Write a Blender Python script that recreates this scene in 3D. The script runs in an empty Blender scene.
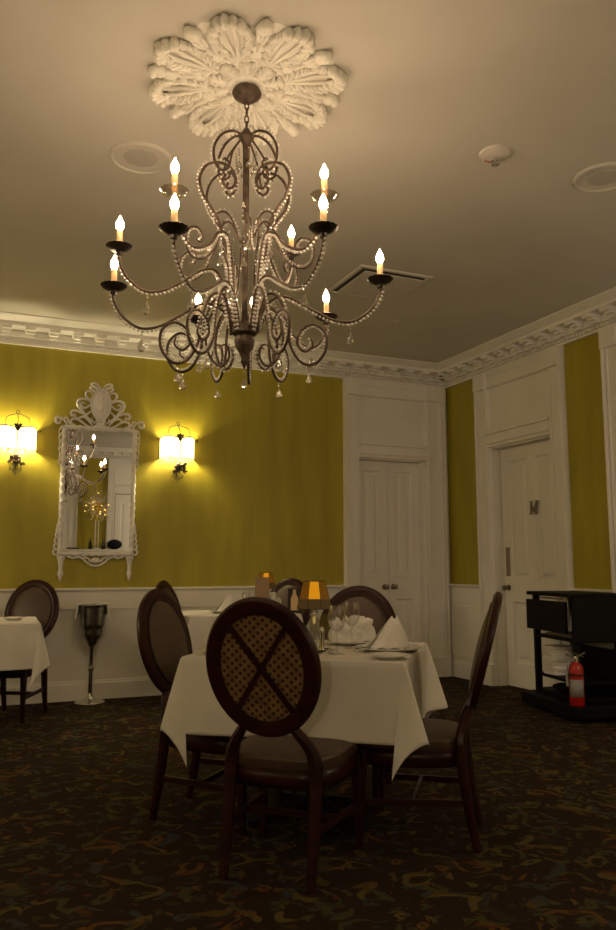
import bpy, math, random
from math import sin, cos, pi, radians, sqrt, atan2, tan
from mathutils import Vector, Matrix
random.seed(11)
scn = bpy.context.scene
COL = scn.collection

# ---------------------------------------------------------------- materials
def mat(name, col, rough=.6, metal=0., spec=.5, coat=0., emis=None, estr=0., trans=0.):
    m = bpy.data.materials.new(name); m.use_nodes = True
    b = m.node_tree.nodes['Principled BSDF']
    b.inputs['Base Color'].default_value = (*col, 1)
    b.inputs['Roughness'].default_value = rough
    b.inputs['Metallic'].default_value = metal
    b.inputs['Specular IOR Level'].default_value = spec
    b.inputs['Coat Weight'].default_value = coat
    b.inputs['Transmission Weight'].default_value = trans
    if emis:
        b.inputs['Emission Color'].default_value = (*emis, 1)
        b.inputs['Emission Strength'].default_value = estr
    return m

def noisy(m, scale=4, c1=None, c2=None, bump=0., bscale=40, coord='Object', stretch=(1, 1, 1), lo=.3, hi=.7, detail=4):
    """procedural colour mottling and bump for a principled material"""
    nt = m.node_tree; N = nt.nodes; L = nt.links; b = N['Principled BSDF']
    tc = N.new('ShaderNodeTexCoord'); mp = N.new('ShaderNodeMapping')
    mp.inputs['Scale'].default_value = stretch
    L.new(tc.outputs[coord], mp.inputs['Vector'])
    if c1:
        n = N.new('ShaderNodeTexNoise'); n.inputs['Scale'].default_value = scale; n.inputs['Detail'].default_value = detail
        L.new(mp.outputs[0], n.inputs['Vector'])
        r = N.new('ShaderNodeValToRGB')
        r.color_ramp.elements[0].position = lo; r.color_ramp.elements[0].color = (*c1, 1)
        r.color_ramp.elements[1].position = hi; r.color_ramp.elements[1].color = (*c2, 1)
        L.new(n.outputs['Fac'], r.inputs[0]); L.new(r.outputs[0], b.inputs['Base Color'])
    if bump:
        n2 = N.new('ShaderNodeTexNoise'); n2.inputs['Scale'].default_value = bscale; n2.inputs['Detail'].default_value = 3
        L.new(mp.outputs[0], n2.inputs['Vector'])
        bp = N.new('ShaderNodeBump'); bp.inputs['Strength'].default_value = bump; bp.inputs['Distance'].default_value = .01
        L.new(n2.outputs['Fac'], bp.inputs['Height']); L.new(bp.outputs[0], b.inputs['Normal'])
    return m

def glassy(name, tint=(1, 1, 1), base=.12, rough=.03, gain=1.):
    """thin clear glass: mostly see-through with a mirror-like fresnel sheen"""
    m = bpy.data.materials.new(name); m.use_nodes = True
    N = m.node_tree.nodes; L = m.node_tree.links; N.clear()
    o = N.new('ShaderNodeOutputMaterial'); mx = N.new('ShaderNodeMixShader')
    t = N.new('ShaderNodeBsdfTransparent'); g = N.new('ShaderNodeBsdfGlossy')
    t.inputs[0].default_value = (*tint, 1); g.inputs['Roughness'].default_value = rough
    lw = N.new('ShaderNodeLayerWeight'); lw.inputs['Blend'].default_value = .35
    ma = N.new('ShaderNodeMath'); ma.operation = 'MULTIPLY_ADD'
    ma.inputs[1].default_value = gain; ma.inputs[2].default_value = base; ma.use_clamp = True
    L.new(lw.outputs['Facing'], ma.inputs[0]); L.new(ma.outputs[0], mx.inputs[0])
    L.new(t.outputs[0], mx.inputs[1]); L.new(g.outputs[0], mx.inputs[2]); L.new(mx.outputs[0], o.inputs[0])
    return m

M = {}
M['wall_paint'] = noisy(mat('olive_glaze_paint', (.3, .27, .02), .55), 2.2, (.30, .252, .013), (.41, .352, .024), .12, 30, stretch=(3, 3, .5), lo=.25, hi=.75, detail=8)
M['white_paint'] = noisy(mat('white_trim_paint', (.7, .69, .64), .45), 3, (.76, .745, .70), (.81, .80, .75), .03, 30)
M['ceiling_paint'] = noisy(mat('ceiling_paint', (.68, .66, .60), .7), 1.2, (.54, .525, .48), (.61, .595, .55), .05, 12)
M['plaster'] = noisy(mat('plaster_ornament', (.78, .76, .68), .6), 8, (.74, .73, .68), (.82, .81, .75), .15, 60)
M['mirror_frame'] = noisy(mat('white_carved_wood', (.75, .74, .72), .4), 12, (.66, .65, .64), (.8, .79, .77), .2, 70)
M['mirror'] = mat('mirror_silver', (.82, .84, .82), .01, 1.)
M['mahogany'] = noisy(mat('mahogany_wood', (.05, .012, .008), .33, spec=.22), 6, (.017, .005, .0045), (.036, .0085, .007), .03, 30, stretch=(1, 1, 6))
M['leather'] = noisy(mat('brown_leather', (.08, .045, .03), .42), 9, (.055, .033, .021), (.08, .048, .03), .12, 120)
M['piping'] = mat('dark_leather_piping', (.03, .015, .01), .5)
M['cloth'] = noisy(mat('white_tablecloth', (.72, .70, .66), .85, spec=.2), 5, (.68, .66, .62), (.76, .74, .70), .12, 200)
M['napkin'] = noisy(mat('white_napkin', (.8, .79, .76), .85, spec=.2), 5, (.76, .75, .72), (.84, .83, .80), .15, 150)
M['china'] = mat('white_china', (.78, .76, .72), .2, coat=.4)
M['silver'] = mat('polished_silver', (.75, .74, .72), .18, 1.)
M['chrome'] = mat('chrome', (.7, .7, .7), .12, 1.)
M['pewter'] = noisy(mat('pewter_bucket', (.38, .37, .34), .3, 1.), 20, (.26, .25, .22), (.42, .41, .38), .08, 30)
M['bronze'] = noisy(mat('brown_bronze_iron', (.06, .035, .022), .45, .5), 25, (.040, .028, .022), (.12, .085, .062), .2, 90)
M['dark_iron'] = noisy(mat('dark_iron_dish', (.03, .022, .018), .5, .6), 25, (.018, .014, .012), (.045, .03, .022), .2, 60)
M['candle_sleeve'] = mat('ivory_candle_sleeve', (.75, .55, .3), .5)
M['black_wood'] = noisy(mat('black_laminate', (.004, .004, .004), .6, spec=.15), 8, (.003, .003, .003), (.006, .005, .005))
M['red_paint'] = mat('red_enamel', (.42, .012, .008), .3, coat=.4)
M['grey_label'] = mat('grey_label', (.3, .3, .3), .5)
M['black_plastic'] = mat('black_plastic', (.012, .012, .012), .45)
M['crystal'] = glassy('cut_crystal', (.97, .95, .92), .38, .10, .6)
def milky(m, k):
    N = m.node_tree.nodes; L = m.node_tree.links; o = N['Material Output']; src = o.inputs[0].links[0].from_socket
    d = N.new('ShaderNodeBsdfDiffuse'); d.inputs[0].default_value = (.9, .88, .84, 1); mx = N.new('ShaderNodeMixShader'); mx.inputs[0].default_value = k
    L.new(src, mx.inputs[1]); L.new(d.outputs[0], mx.inputs[2]); L.new(mx.outputs[0], o.inputs[0])
M['bead'] = glassy('faceted_glass_bead', (.97, .95, .92), .38, .10, .6)
milky(M['bead'], .5)
M['glass_dish'] = glassy('fluted_clear_glass', (.9, .86, .8), .10, .06, .6)
M['wine_glass'] = glassy('clear_wine_glass', (.96, .96, .96), .03, .02, .45)
M['door_metal'] = mat('brushed_steel', (.32, .28, .24), .38, 1.)
M['knob_metal'] = mat('aged_nickel', (.25, .22, .18), .3, 1.)
M['speaker_grey'] = noisy(mat('speaker_mesh', (.36, .34, .31), .8), 200, (.42, .40, .37), (.50, .48, .45))
M['kraft'] = noisy(mat('tan_card', (.34, .22, .13), .7), 10, (.32, .21, .12), (.36, .24, .14))
M['ink'] = mat('dark_ink', (.03, .02, .015), .7)
M['green_enamel'] = mat('green_glaze', (.03, .09, .05), .3)
M['gold'] = mat('gold_leaf', (.7, .45, .08), .3, .8)
M['dark_glass'] = mat('dark_bottle_glass', (.01, .012, .01), .1)
M['red_sign'] = mat('faded_red_print', (.45, .12, .08), .7)
M['gap_shade'] = mat('dark_gap_shade', (.05, .042, .032), .8)  # dark tone standing for the shade in the panel gap
M['navy'] = mat('navy_leather', (.006, .007, .012), .85, spec=.2)

def emit(name, col, s):
    m = bpy.data.materials.new(name); m.use_nodes = True
    N = m.node_tree.nodes; L = m.node_tree.links; N.clear()
    o = N.new('ShaderNodeOutputMaterial'); e = N.new('ShaderNodeEmission')
    e.inputs[0].default_value = (*col, 1); e.inputs[1].default_value = s; L.new(e.outputs[0], o.inputs[0]); return m
WARM = (1., .685, .405)
M['bulb'] = emit('flame_bulb_glow', WARM, 235)
M['sconce_bulb'] = emit('sconce_bulb_glow', (1., .80, .46), 1700)
M['tea_light'] = emit('tea_light_flame', (1., .5, .08), 14)
M['fairy'] = emit('fairy_light_glow', (1., .62, .12), 2.2)

def translucent(name, col, rough_col, es, ec, tr=.5):
    m = bpy.data.materials.new(name); m.use_nodes = True
    N = m.node_tree.nodes; L = m.node_tree.links; N.clear()
    o = N.new('ShaderNodeOutputMaterial'); a = N.new('ShaderNodeAddShader'); mx = N.new('ShaderNodeMixShader')
    d = N.new('ShaderNodeBsdfDiffuse'); t = N.new('ShaderNodeBsdfTranslucent'); e = N.new('ShaderNodeEmission')
    d.inputs[0].default_value = (*rough_col, 1); t.inputs[0].default_value = (*col, 1)
    e.inputs[0].default_value = (*ec, 1); e.inputs[1].default_value = es
    mx.inputs[0].default_value = tr
    L.new(d.outputs[0], mx.inputs[1]); L.new(t.outputs[0], mx.inputs[2])
    L.new(mx.outputs[0], a.inputs[0]); L.new(e.outputs[0], a.inputs[1]); L.new(a.outputs[0], o.inputs[0])
    return m
M['sconce_shade'] = translucent('lit_fabric_shade', (.85, .75, .5), (.7, .62, .45), 1.6, (1., .84, .48), .6)
M['mica'] = translucent('smoky_mica_panel', (.34, .26, .12), (.30, .24, .15), .0, (1., .6, .1), .5)
M['mica_lit'] = translucent('amber_lit_panel', (.8, .5, .05), (.4, .25, .03), .28, (1., .48, .02), .6)  # mica with the candle's glow put into colour and emission

M['mica_faint_glow'] = translucent('faintly_lit_mica_panel', (.5, .3, .04), (.28, .19, .05), .03, (1., .5, .04), .6)  # same mica, weaker candle glow put into colour and emission
def carpet():
    m = bpy.data.materials.new('scroll_carpet'); m.use_nodes = True
    nt = m.node_tree; N = nt.nodes; L = nt.links; b = N['Principled BSDF']
    b.inputs['Roughness'].default_value = .95; b.inputs['Specular IOR Level'].default_value = .1
    tc = N.new('ShaderNodeTexCoord')
    ns = N.new('ShaderNodeTexNoise'); ns.inputs['Scale'].default_value = 6; ns.inputs['Detail'].default_value = 1
    L.new(tc.outputs['Object'], ns.inputs['Vector'])
    sub = N.new('ShaderNodeVectorMath'); sub.operation = 'SUBTRACT'; sub.inputs[1].default_value = (.5, .5, .5)
    L.new(ns.outputs['Color'], sub.inputs[0])
    sc = N.new('ShaderNodeVectorMath'); sc.operation = 'SCALE'; sc.inputs['Scale'].default_value = .17
    L.new(sub.outputs[0], sc.inputs[0])
    add = N.new('ShaderNodeVectorMath'); add.operation = 'ADD'
    L.new(tc.outputs['Object'], add.inputs[0]); L.new(sc.outputs[0], add.inputs[1])
    last = None
    base = N.new('ShaderNodeRGB'); base.outputs[0].default_value = (.026, .0165, .0105, 1)
    cur = base.outputs[0]
    def layer(scale, lo, hi, cols, off, cur, gate):
        mp = N.new('ShaderNodeMapping'); mp.inputs['Location'].default_value = (off, off * .7, 0)
        L.new(add.outputs[0], mp.inputs['Vector'])
        v = N.new('ShaderNodeTexVoronoi'); v.voronoi_dimensions = '2D'; v.inputs['Scale'].default_value = scale
        L.new(mp.outputs[0], v.inputs['Vector'])
        r = N.new('ShaderNodeValToRGB'); cr = r.color_ramp; cr.interpolation = 'LINEAR'
        cr.elements[0].position = lo - .03; cr.elements[0].color = (0, 0, 0, 1)
        cr.elements[1].position = lo; cr.elements[1].color = (1, 1, 1, 1)
        e = cr.elements.new(hi); e.color = (1, 1, 1, 1); e = cr.elements.new(hi + .03); e.color = (0, 0, 0, 1)
        L.new(v.outputs['Distance'], r.inputs[0])
        # keep only an arc of each ring
        g = N.new('ShaderNodeTexNoise'); g.inputs['Scale'].default_value = scale * 1.1; g.inputs['Detail'].default_value = 0
        L.new(mp.outputs[0], g.inputs['Vector'])
        gt = N.new('ShaderNodeMath'); gt.operation = 'GREATER_THAN'; gt.inputs[1].default_value = gate
        L.new(g.outputs['Fac'], gt.inputs[0])
        mu = N.new('ShaderNodeMath'); mu.operation = 'MULTIPLY'; L.new(r.outputs[0], mu.inputs[0]); L.new(gt.outputs[0], mu.inputs[1])
        sx = N.new('ShaderNodeSeparateColor'); L.new(v.outputs['Color'], sx.inputs[0])
        cc = N.new('ShaderNodeValToRGB'); cc.color_ramp.interpolation = 'CONSTANT'
        cc.color_ramp.elements[0].position = 0; cc.color_ramp.elements[0].color = (*cols[0], 1)
        cc.color_ramp.elements[1].position = 1 / len(cols); cc.color_ramp.elements[1].color = (*cols[1], 1)
        for i in range(2, len(cols)):
            e = cc.color_ramp.elements.new(i / len(cols)); e.color = (*cols[i], 1)
        L.new(sx.outputs[0], cc.inputs[0])
        mx = N.new('ShaderNodeMix'); mx.data_type = 'RGBA'
        L.new(mu.outputs[0], mx.inputs['Factor']); L.new(cur, mx.inputs['A']); L.new(cc.outputs[0], mx.inputs['B'])
        return mx.outputs['Result']
    cols = [(.085, .055, .016), (.055, .05, .022), (.04, .045, .042), (.11, .052, .015), (.06, .055, .02), (.035, .03, .02), (.10, .075, .022)]
    cur = layer(7, .25, .40, cols, 0, cur, .555)
    cur = layer(5, .36, .48, cols[2:] + cols[:2], 5.7, cur, .56)
    cur = layer(10., .12, .29, cols[::-1], 3.3, cur, .54)
    cur = layer(14, .0, .20, [(.09, .03, .012), (.05, .045, .02), (.075, .06, .02), (.05, .035, .015), (.035, .035, .03)], 7.1, cur, .52)
    nz = N.new('ShaderNodeTexNoise'); nz.inputs['Scale'].default_value = 260; nz.inputs['Detail'].default_value = 1
    L.new(tc.outputs['Object'], nz.inputs['Vector'])
    bp = N.new('ShaderNodeBump'); bp.inputs['Strength'].default_value = .5; bp.inputs['Distance'].default_value = .006
    L.new(nz.outputs['Fac'], bp.inputs['Height']); L.new(bp.outputs[0], b.inputs['Normal'])
    L.new(cur, b.inputs['Base Color'])
    return m
M['carpet'] = carpet()

def chair_fabric():
    """woven diamond lattice with brown dots on tan (chair back fabric)"""
    m = bpy.data.materials.new('dotted_lattice_fabric'); m.use_nodes = True
    nt = m.node_tree; N = nt.nodes; L = nt.links; b = N['Principled BSDF']; b.inputs['Roughness'].default_value = .9
    tc = N.new('ShaderNodeTexCoord'); mp = N.new('ShaderNodeMapping')
    mp.inputs['Rotation'].default_value = (0, radians(38), 0)
    L.new(tc.outputs['Object'], mp.inputs['Vector'])
    sp = N.new('ShaderNodeSeparateXYZ'); L.new(mp.outputs[0], sp.inputs[0])
    def wrap(o):
        a = N.new('ShaderNodeMath'); a.operation = 'MULTIPLY'; a.inputs[1].default_value = 42; L.new(o, a.inputs[0])
        f = N.new('ShaderNodeMath'); f.operation = 'FRACT'; L.new(a.outputs[0], f.inputs[0])
        s = N.new('ShaderNodeMath'); s.operation = 'SUBTRACT'; s.inputs[1].default_value = .5; L.new(f.outputs[0], s.inputs[0])
        p = N.new('ShaderNodeMath'); p.operation = 'POWER'; p.inputs[1].default_value = 2; L.new(s.outputs[0], p.inputs[0])
        return p.outputs[0]
    ad = N.new('ShaderNodeMath'); L.new(wrap(sp.outputs[0]), ad.inputs[0]); L.new(wrap(sp.outputs[2]), ad.inputs[1])
    r = N.new('ShaderNodeValToRGB')
    r.color_ramp.elements[0].position = .07; r.color_ramp.elements[0].color = (.055, .018, .008, 1)
    r.color_ramp.elements[1].position = .11; r.color_ramp.elements[1].color = (.24, .14, .06, 1)
    L.new(ad.outputs[0], r.inputs[0])
    n = N.new('ShaderNodeTexNoise'); n.inputs['Scale'].default_value = 26; L.new(mp.outputs[0], n.inputs['Vector'])
    rr = N.new('ShaderNodeValToRGB'); rr.color_ramp.elements[0].position = .35; rr.color_ramp.elements[0].color = (.5, .5, .5, 1); rr.color_ramp.elements[1].position = .65
    L.new(n.outputs['Fac'], rr.inputs[0])
    mx = N.new('ShaderNodeMix'); mx.data_type = 'RGBA'; mx.blend_type = 'MULTIPLY'; mx.inputs['Factor'].default_value = .8
    L.new(r.outputs[0], mx.inputs['A']); L.new(rr.outputs[0], mx.inputs['B']); L.new(mx.outputs['Result'], b.inputs['Base Color'])
    return m
M['fabric'] = chair_fabric()

# ---------------------------------------------------------------- mesh helpers
def spline(pts, n=8):
    """Catmull-Rom through the points"""
    P = [Vector(p) for p in pts]; out = []
    for i in range(len(P) - 1):
        p0 = P[i - 1] if i else P[0] * 2 - P[1]; p1, p2 = P[i], P[i + 1]
        p3 = P[i + 2] if i + 2 < len(P) else P[-1] * 2 - P[-2]
        for k in range(n):
            t = k / n
            out.append(.5 * (2 * p1 + (p2 - p0) * t + (2 * p0 - 5 * p1 + 4 * p2 - p3) * t * t + (3 * p1 - p0 - 3 * p2 + p3) * t ** 3))
    out.append(P[-1]); return out

class MB:
    def __init__(s): s.v = []; s.f = []
    def add(s, vs, fs):
        o = len(s.v); s.v += [tuple(v) for v in vs]; s.f += [tuple(i + o for i in f) for f in fs]; return s
    def box(s, a, b, rot=0, piv=None):
        (x0, y0, z0), (x1, y1, z1) = a, b
        vs = [Vector(p) for p in ((x0, y0, z0), (x1, y0, z0), (x1, y1, z0), (x0, y1, z0), (x0, y0, z1), (x1, y0, z1), (x1, y1, z1), (x0, y1, z1))]
        return s.add(vs, [(0, 3, 2, 1), (4, 5, 6, 7), (0, 1, 5, 4), (1, 2, 6, 5), (2, 3, 7, 6), (3, 0, 4, 7)])
    def cbox(s, c, d, rz=0):
        R = Matrix.Rotation(rz, 3, 'Z'); c = Vector(c); h = Vector(d) / 2
        vs = [c + R @ Vector((sx * h.x, sy * h.y, sz * h.z)) for sz in (-1, 1) for sx, sy in ((-1, -1), (1, -1), (1, 1), (-1, 1))]
        return s.add(vs, [(0, 3, 2, 1), (4, 5, 6, 7), (0, 1, 5, 4), (1, 2, 6, 5), (2, 3, 7, 6), (3, 0, 4, 7)])
    def bar(s, a, b, w0, d0, w1=None, d1=None, side=Vector((1, 0, 0))):
        """tapered rectangular bar from a to b"""
        a, b = Vector(a), Vector(b); w1 = w1 or w0; d1 = d1 or d0
        t = (b - a).normalized(); u = (side - t * side.dot(t)).normalized(); w = t.cross(u); vs = []
        for p, ww, dd in ((a, w0, d0), (b, w1, d1)):
            vs += [p + u * (sx * ww / 2) + w * (sy * dd / 2) for sx, sy in ((-1, -1), (1, -1), (1, 1), (-1, 1))]
        return s.add(vs, [(0, 3, 2, 1), (4, 5, 6, 7), (0, 1, 5, 4), (1, 2, 6, 5), (2, 3, 7, 6), (3, 0, 4, 7)])
    def tube(s, path, r, n=8, closed=False, flat=1., up=None):
        P = [Vector(p) for p in path]; m = len(P)
        R = r if isinstance(r, (list, tuple)) else [r] * m
        t0 = (P[1] - P[0]).normalized()
        ref = Vector(up) if up else (Vector((0, 0, 1)) if abs(t0.z) < .9 else Vector((1, 0, 0)))
        u = (ref - t0 * ref.dot(t0)).normalized(); vs = []
        for i, p in enumerate(P):
            if closed: t = (P[(i + 1) % m] - P[i - 1]).normalized()
            else: t = (P[min(i + 1, m - 1)] - P[max(i - 1, 0)]).normalized()
            if up: u = Vector(up)
            u = (u - t * u.dot(t))
            u = u.normalized() if u.length > 1e-6 else Vector((1, 0, 0))
            w = t.cross(u)
            for k in range(n):
                a = 2 * pi * k / n + pi / n
                vs.append(p + u * (R[i] * cos(a)) + w * (R[i] * flat * sin(a)))
        fs = []
        for i in range(m if closed else m - 1):
            j = (i + 1) % m
            for k in range(n):
                l = (k + 1) % n; fs.append((i * n + k, i * n + l, j * n + l, j * n + k))
        if not closed: fs += [tuple(range(n))[::-1], tuple((m - 1) * n + k for k in range(n))]
        return s.add(vs, fs)
    def lathe(s, prof, c=(0, 0, 0), n=24, wob=0, lobes=0, sx=1, sy=1):
        c = Vector(c); vs = []; m = len(prof)
        for r, z in prof:
            for k in range(n):
                a = 2 * pi * k / n; rr = max(r, 1e-4) * (1 + wob * cos(lobes * a))
                vs.append(c + Vector((rr * cos(a) * sx, rr * sin(a) * sy, z)))
        fs = [(i * n + k, i * n + (k + 1) % n, (i + 1) * n + (k + 1) % n, (i + 1) * n + k) for i in range(m - 1) for k in range(n)]
        if prof[0][0] > 1e-3 or True: fs.append(tuple(range(n))[::-1])
        fs.append(tuple((m - 1) * n + k for k in range(n)))
        return s.add(vs, fs)
    def shell(s, prof, c=(0, 0, 0), n=24, wob=0, lobes=0, sx=1, sy=1):
        c = Vector(c); vs = []; m = len(prof)
        for r, z in prof:
            for k in range(n):
                a = 2 * pi * k / n; rr = max(r, 1e-4) * (1 + wob * cos(lobes * a))
                vs.append(c + Vector((rr * cos(a) * sx, rr * sin(a) * sy, z)))
        return s.add(vs, [(i * n + k, i * n + (k + 1) % n, (i + 1) * n + (k + 1) % n, (i + 1) * n + k) for i in range(m - 1) for k in range(n)])
    def bead(s, c, r, sz=1., n=6):
        return s.lathe([(0, -r * sz), (r * .75, -r * .6 * sz), (r, 0), (r * .75, r * .6 * sz), (0, r * sz)], c, n)
    def sphere(s, c, r, n=12, m=8, sx=1, sy=1, sz=1):
        return s.lathe([(r * sin(pi * i / m), -r * sz * cos(pi * i / m)) for i in range(m + 1)], c, n, sx=sx, sy=sy)
    def grid(s, fn, nu, nv, closed_u=False):
        vs = [fn(i / nu, j / nv) for j in range(nv + 1) for i in range(nu + (0 if closed_u else 1))]
        w = nu if closed_u else nu + 1; fs = []
        for j in range(nv):
            for i in range(nu):
                a = j * w + i; b = j * w + (i + 1) % w; fs.append((a, b, b + w, a + w))
        return s.add(vs, fs)
    def prism(s, poly, axis, d0, d1):
        """extrude a 2-D polygon (list of (a,b)) along axis 'x','y' or 'z'"""
        f = {'x': lambda a, b, d: (d, a, b), 'y': lambda a, b, d: (a, d, b), 'z': lambda a, b, d: (a, b, d)}[axis]
        n = len(poly); vs = [f(a, b, d0) for a, b in poly] + [f(a, b, d1) for a, b in poly]
        return s.add(vs, [tuple(range(n))[::-1], tuple(range(n, 2 * n))] + [(i, (i + 1) % n, n + (i + 1) % n, n + i) for i in range(n)])
    def xf(s, mtx):
        s.v = [tuple(mtx @ Vector(v)) for v in s.v]; return s
    def build(s, name, m, parent=None, smooth=True, bevel=0, sub=0, solid=0):
        me = bpy.data.meshes.new(name); me.from_pydata(s.v, [], s.f); me.update()
        import bmesh
        bm = bmesh.new(); bm.from_mesh(me); bmesh.ops.recalc_face_normals(bm, faces=bm.faces); bm.to_mesh(me); bm.free()
        o = bpy.data.objects.new(name, me); COL.objects.link(o)
        me.materials.append(m)
        if smooth:
            for p in me.polygons: p.use_smooth = True
            try: me.set_sharp_from_angle(angle=radians(42))
            except Exception: pass
        if solid:
            md = o.modifiers.new('thick', 'SOLIDIFY'); md.thickness = solid; md.offset = 0
        if bevel:
            md = o.modifiers.new('bevel', 'BEVEL'); md.width = bevel; md.segments = 2; md.limit_method = 'ANGLE'; md.angle_limit = radians(40)
        if sub:
            md = o.modifiers.new('sub', 'SUBSURF'); md.levels = sub; md.render_levels = sub
        if parent: o.parent = parent
        return o

def tag(o, label, cat, group=None, kind=None):
    o['label'] = label; o['category'] = cat
    if group: o['group'] = group
    if kind: o['kind'] = kind
    return o
def thing(name, label, cat, loc=(0, 0, 0), rz=0, group=None):
    o = bpy.data.objects.new(name, None); COL.objects.link(o); o.empty_display_size = .1
    o.location = loc; o.rotation_euler = (0, 0, rz); return tag(o, label, cat, group)
def structure(o, label=None, cat=None):
    o['kind'] = 'structure'
    if label: o['label'] = label
    if cat: o['category'] = cat
    return o
def dup(root, loc, rz, label):
    r = root.copy(); COL.objects.link(r); r.location = loc; r.rotation_euler = (0, 0, rz); r['label'] = label
    for ch in list(root.children):
        c = ch.copy(); COL.objects.link(c); c.parent = r
        for g in list(ch.children):
            d = g.copy(); COL.objects.link(d); d.parent = c
    return r

# ---------------------------------------------------------------- camera
CAM = Vector((-4.757928, -7.152892, 1.147894)); YAW, PIT, ROL, F = .40981, .12809, -.00081, 781.14
fw = Vector((sin(YAW) * cos(PIT), cos(YAW) * cos(PIT), sin(PIT)))
rt = Vector((cos(YAW), -sin(YAW), 0)); up = rt.cross(fw)
rt2 = rt * cos(ROL) + up * sin(ROL); up2 = -rt * sin(ROL) + up * cos(ROL)
cd = bpy.data.cameras.new('camera'); cam = bpy.data.objects.new('camera', cd); COL.objects.link(cam)
mw = Matrix((rt2, up2, -fw)).transposed().to_4x4(); mw.translation = CAM; cam.matrix_world = mw
cd.sensor_fit = 'VERTICAL'; cd.sensor_height = 24; cd.lens = F / 930 * 24; cd.clip_start = .05
scn.camera = cam

# ---------------------------------------------------------------- room shell
XL, YF, ZC = -8.3, -9.6, 3.285       # left wall, front wall (behind camera), ceiling
RAIL, CRB = .955, 3.077              # chair rail top, cornice bottom
def S(name, mb, m, label, cat, **k): return structure(mb.build(name, m, **k), label, cat)
S('floor', MB().box((XL - .2, YF - .2, -.1), (1.3, 1.2, 0)), M['carpet'], 'dark brown patterned carpet with scrolling leaf motifs', 'floor', smooth=False)
S('ceiling', MB().box((XL - .2, YF - .2, ZC), (.4, .4, ZC + .1)), M['ceiling_paint'], 'cream painted ceiling around the plaster medallion', 'ceiling', smooth=False)
D1 = (-1.09, -.28, 2.26)             # double door opening x0,x1,top
D2 = (-1.71, -.80, 2.31)             # door in the right wall y0,y1,top
b = MB(); b.box((XL, 0, 0), (D1[0], .2, ZC)).box((D1[1], 0, 0), (.2, .2, ZC)).box((D1[0], 0, D1[2]), (D1[1], .2, ZC)).box((D1[0] - .1, .2, 0), (D1[1] + .1, .3, D1[2] + .1))
S('wall_back', b, M['wall_paint'], 'olive green painted wall carrying the mirror and sconces', 'wall', smooth=False)
b = MB(); b.box((0, YF, 0), (.2, D2[0], ZC)).box((0, D2[1], 0), (.2, 0, ZC)).box((0, D2[0], D2[2]), (.2, D2[1], ZC)).box((.25, D2[0] - .1, 0), (.35, D2[1] + .1, D2[2] + .1))
S('wall_right', b, M['wall_paint'], 'olive green painted wall divided by white door surrounds', 'wall', smooth=False)
S('wall_left', MB().box((XL - .15, YF, 0), (XL, .2, ZC)), M['wall_paint'], 'olive green side wall', 'wall', smooth=False)
S('wall_front', MB().box((XL, YF - .15, 0), (.2, YF, ZC)), M['wall_paint'], 'olive green wall seen reflected in the mirror', 'wall', smooth=False)

# cornice: profile (projection p, height z), bottom to top
prof = [(0, CRB), (.03, CRB), (.03, CRB + .022), (.022, CRB + .026), (.022, CRB + .06), (.05, CRB + .064), (.05, CRB + .072), (.035, CRB + .078), (.035, 3.205),
        (.185, 3.205), (.185, 3.235), (.20, 3.24), (.215, 3.25), (.245, 3.268), (.262, 3.275), (.262, ZC), (0, ZC)]
def cornice_wall(fn, length, skip_end):
    mb = MB(); n = len(prof)
    vs = [fn(0 + p, p, z) for p, z in prof] + [fn(length - (p if skip_end else 0), p, z) for p, z in prof]
    mb.add(vs, [(i, (i + 1) % n, n + (i + 1) % n, n + i) for i in range(n)])
    def bx(s0, s1, p0, p1, z0, z1):
        vs = [fn(s, p, z) for z in (z0, z1) for s, p in ((s0, p0), (s1, p0), (s1, p1), (s0, p1))]
        mb.add(vs, [(0, 3, 2, 1), (4, 5, 6, 7), (0, 1, 5, 4), (1, 2, 6, 5), (2, 3, 7, 6), (3, 0, 4, 7)])
    s = .05
    while s < length:
        bx(s, s + .020, .015, .043, CRB + .026, CRB + .058); s += .034       # dentils
    s = .10
    while s < length:
        # modillion bracket with a stepped scroll underside
        bx(s, s + .085, .03, .172, 3.178, 3.206); bx(s + .008, s + .077, .03, .125, 3.16, 3.18); bx(s + .008, s + .077, .03, .075, 3.142, 3.162)
        bx(s - .006, s + .091, .03, .18, 3.198, 3.207)
        s += .20
    return mb
S('trim_1', cornice_wall(lambda s, p, z: (-s, -p, z), -XL, False), M['white_paint'], 'white dentil and modillion cornice above the mirror wall', 'cornice', smooth=False)
S('trim_2', cornice_wall(lambda s, p, z: (-p, -s, z), -YF, False), M['white_paint'], 'white dentil and modillion cornice along the right wall', 'cornice', smooth=False)
S('trim_3', cornice_wall(lambda s, p, z: (-s, YF + p, z), -XL, False), M['white_paint'], 'white cornice on the wall behind the camera', 'cornice', smooth=False)

# wainscot (white dado) back and right
def dado(fn, s0, s1):
    mb = MB()
    def bx(a0, a1, p1, z0, z1, p0=0):
        vs = [fn(s, p, z) for z in (z0, z1) for s, p in ((a0, p0), (a1, p0), (a1, p1), (a0, p1))]
        mb.add(vs, [(0, 3, 2, 1), (4, 5, 6, 7), (0, 1, 5, 4), (1, 2, 6, 5), (2, 3, 7, 6), (3, 0, 4, 7)])
    bx(s0, s1, .012, .10, .94)                    # field
    bx(s0, s1, .022, .78, .92)                    # frieze board
    bx(s0, s1, .030, .772, .782)
    return mb
def rail(fn, s0, s1):
    mb = MB()
    pr = [(0, .912), (.026, .912), (.030, .925), (.045, .932), (.052, .94), (.052, RAIL - .003), (.046, RAIL), (0, RAIL)]; n = len(pr)
    mb.add([fn(s0, p, z) for p, z in pr] + [fn(s1, p, z) for p, z in pr], [tuple(range(n)), tuple(range(n, 2 * n))] + [(i, (i + 1) % n, n + (i + 1) % n, n + i) for i in range(n)])
    return mb
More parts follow.
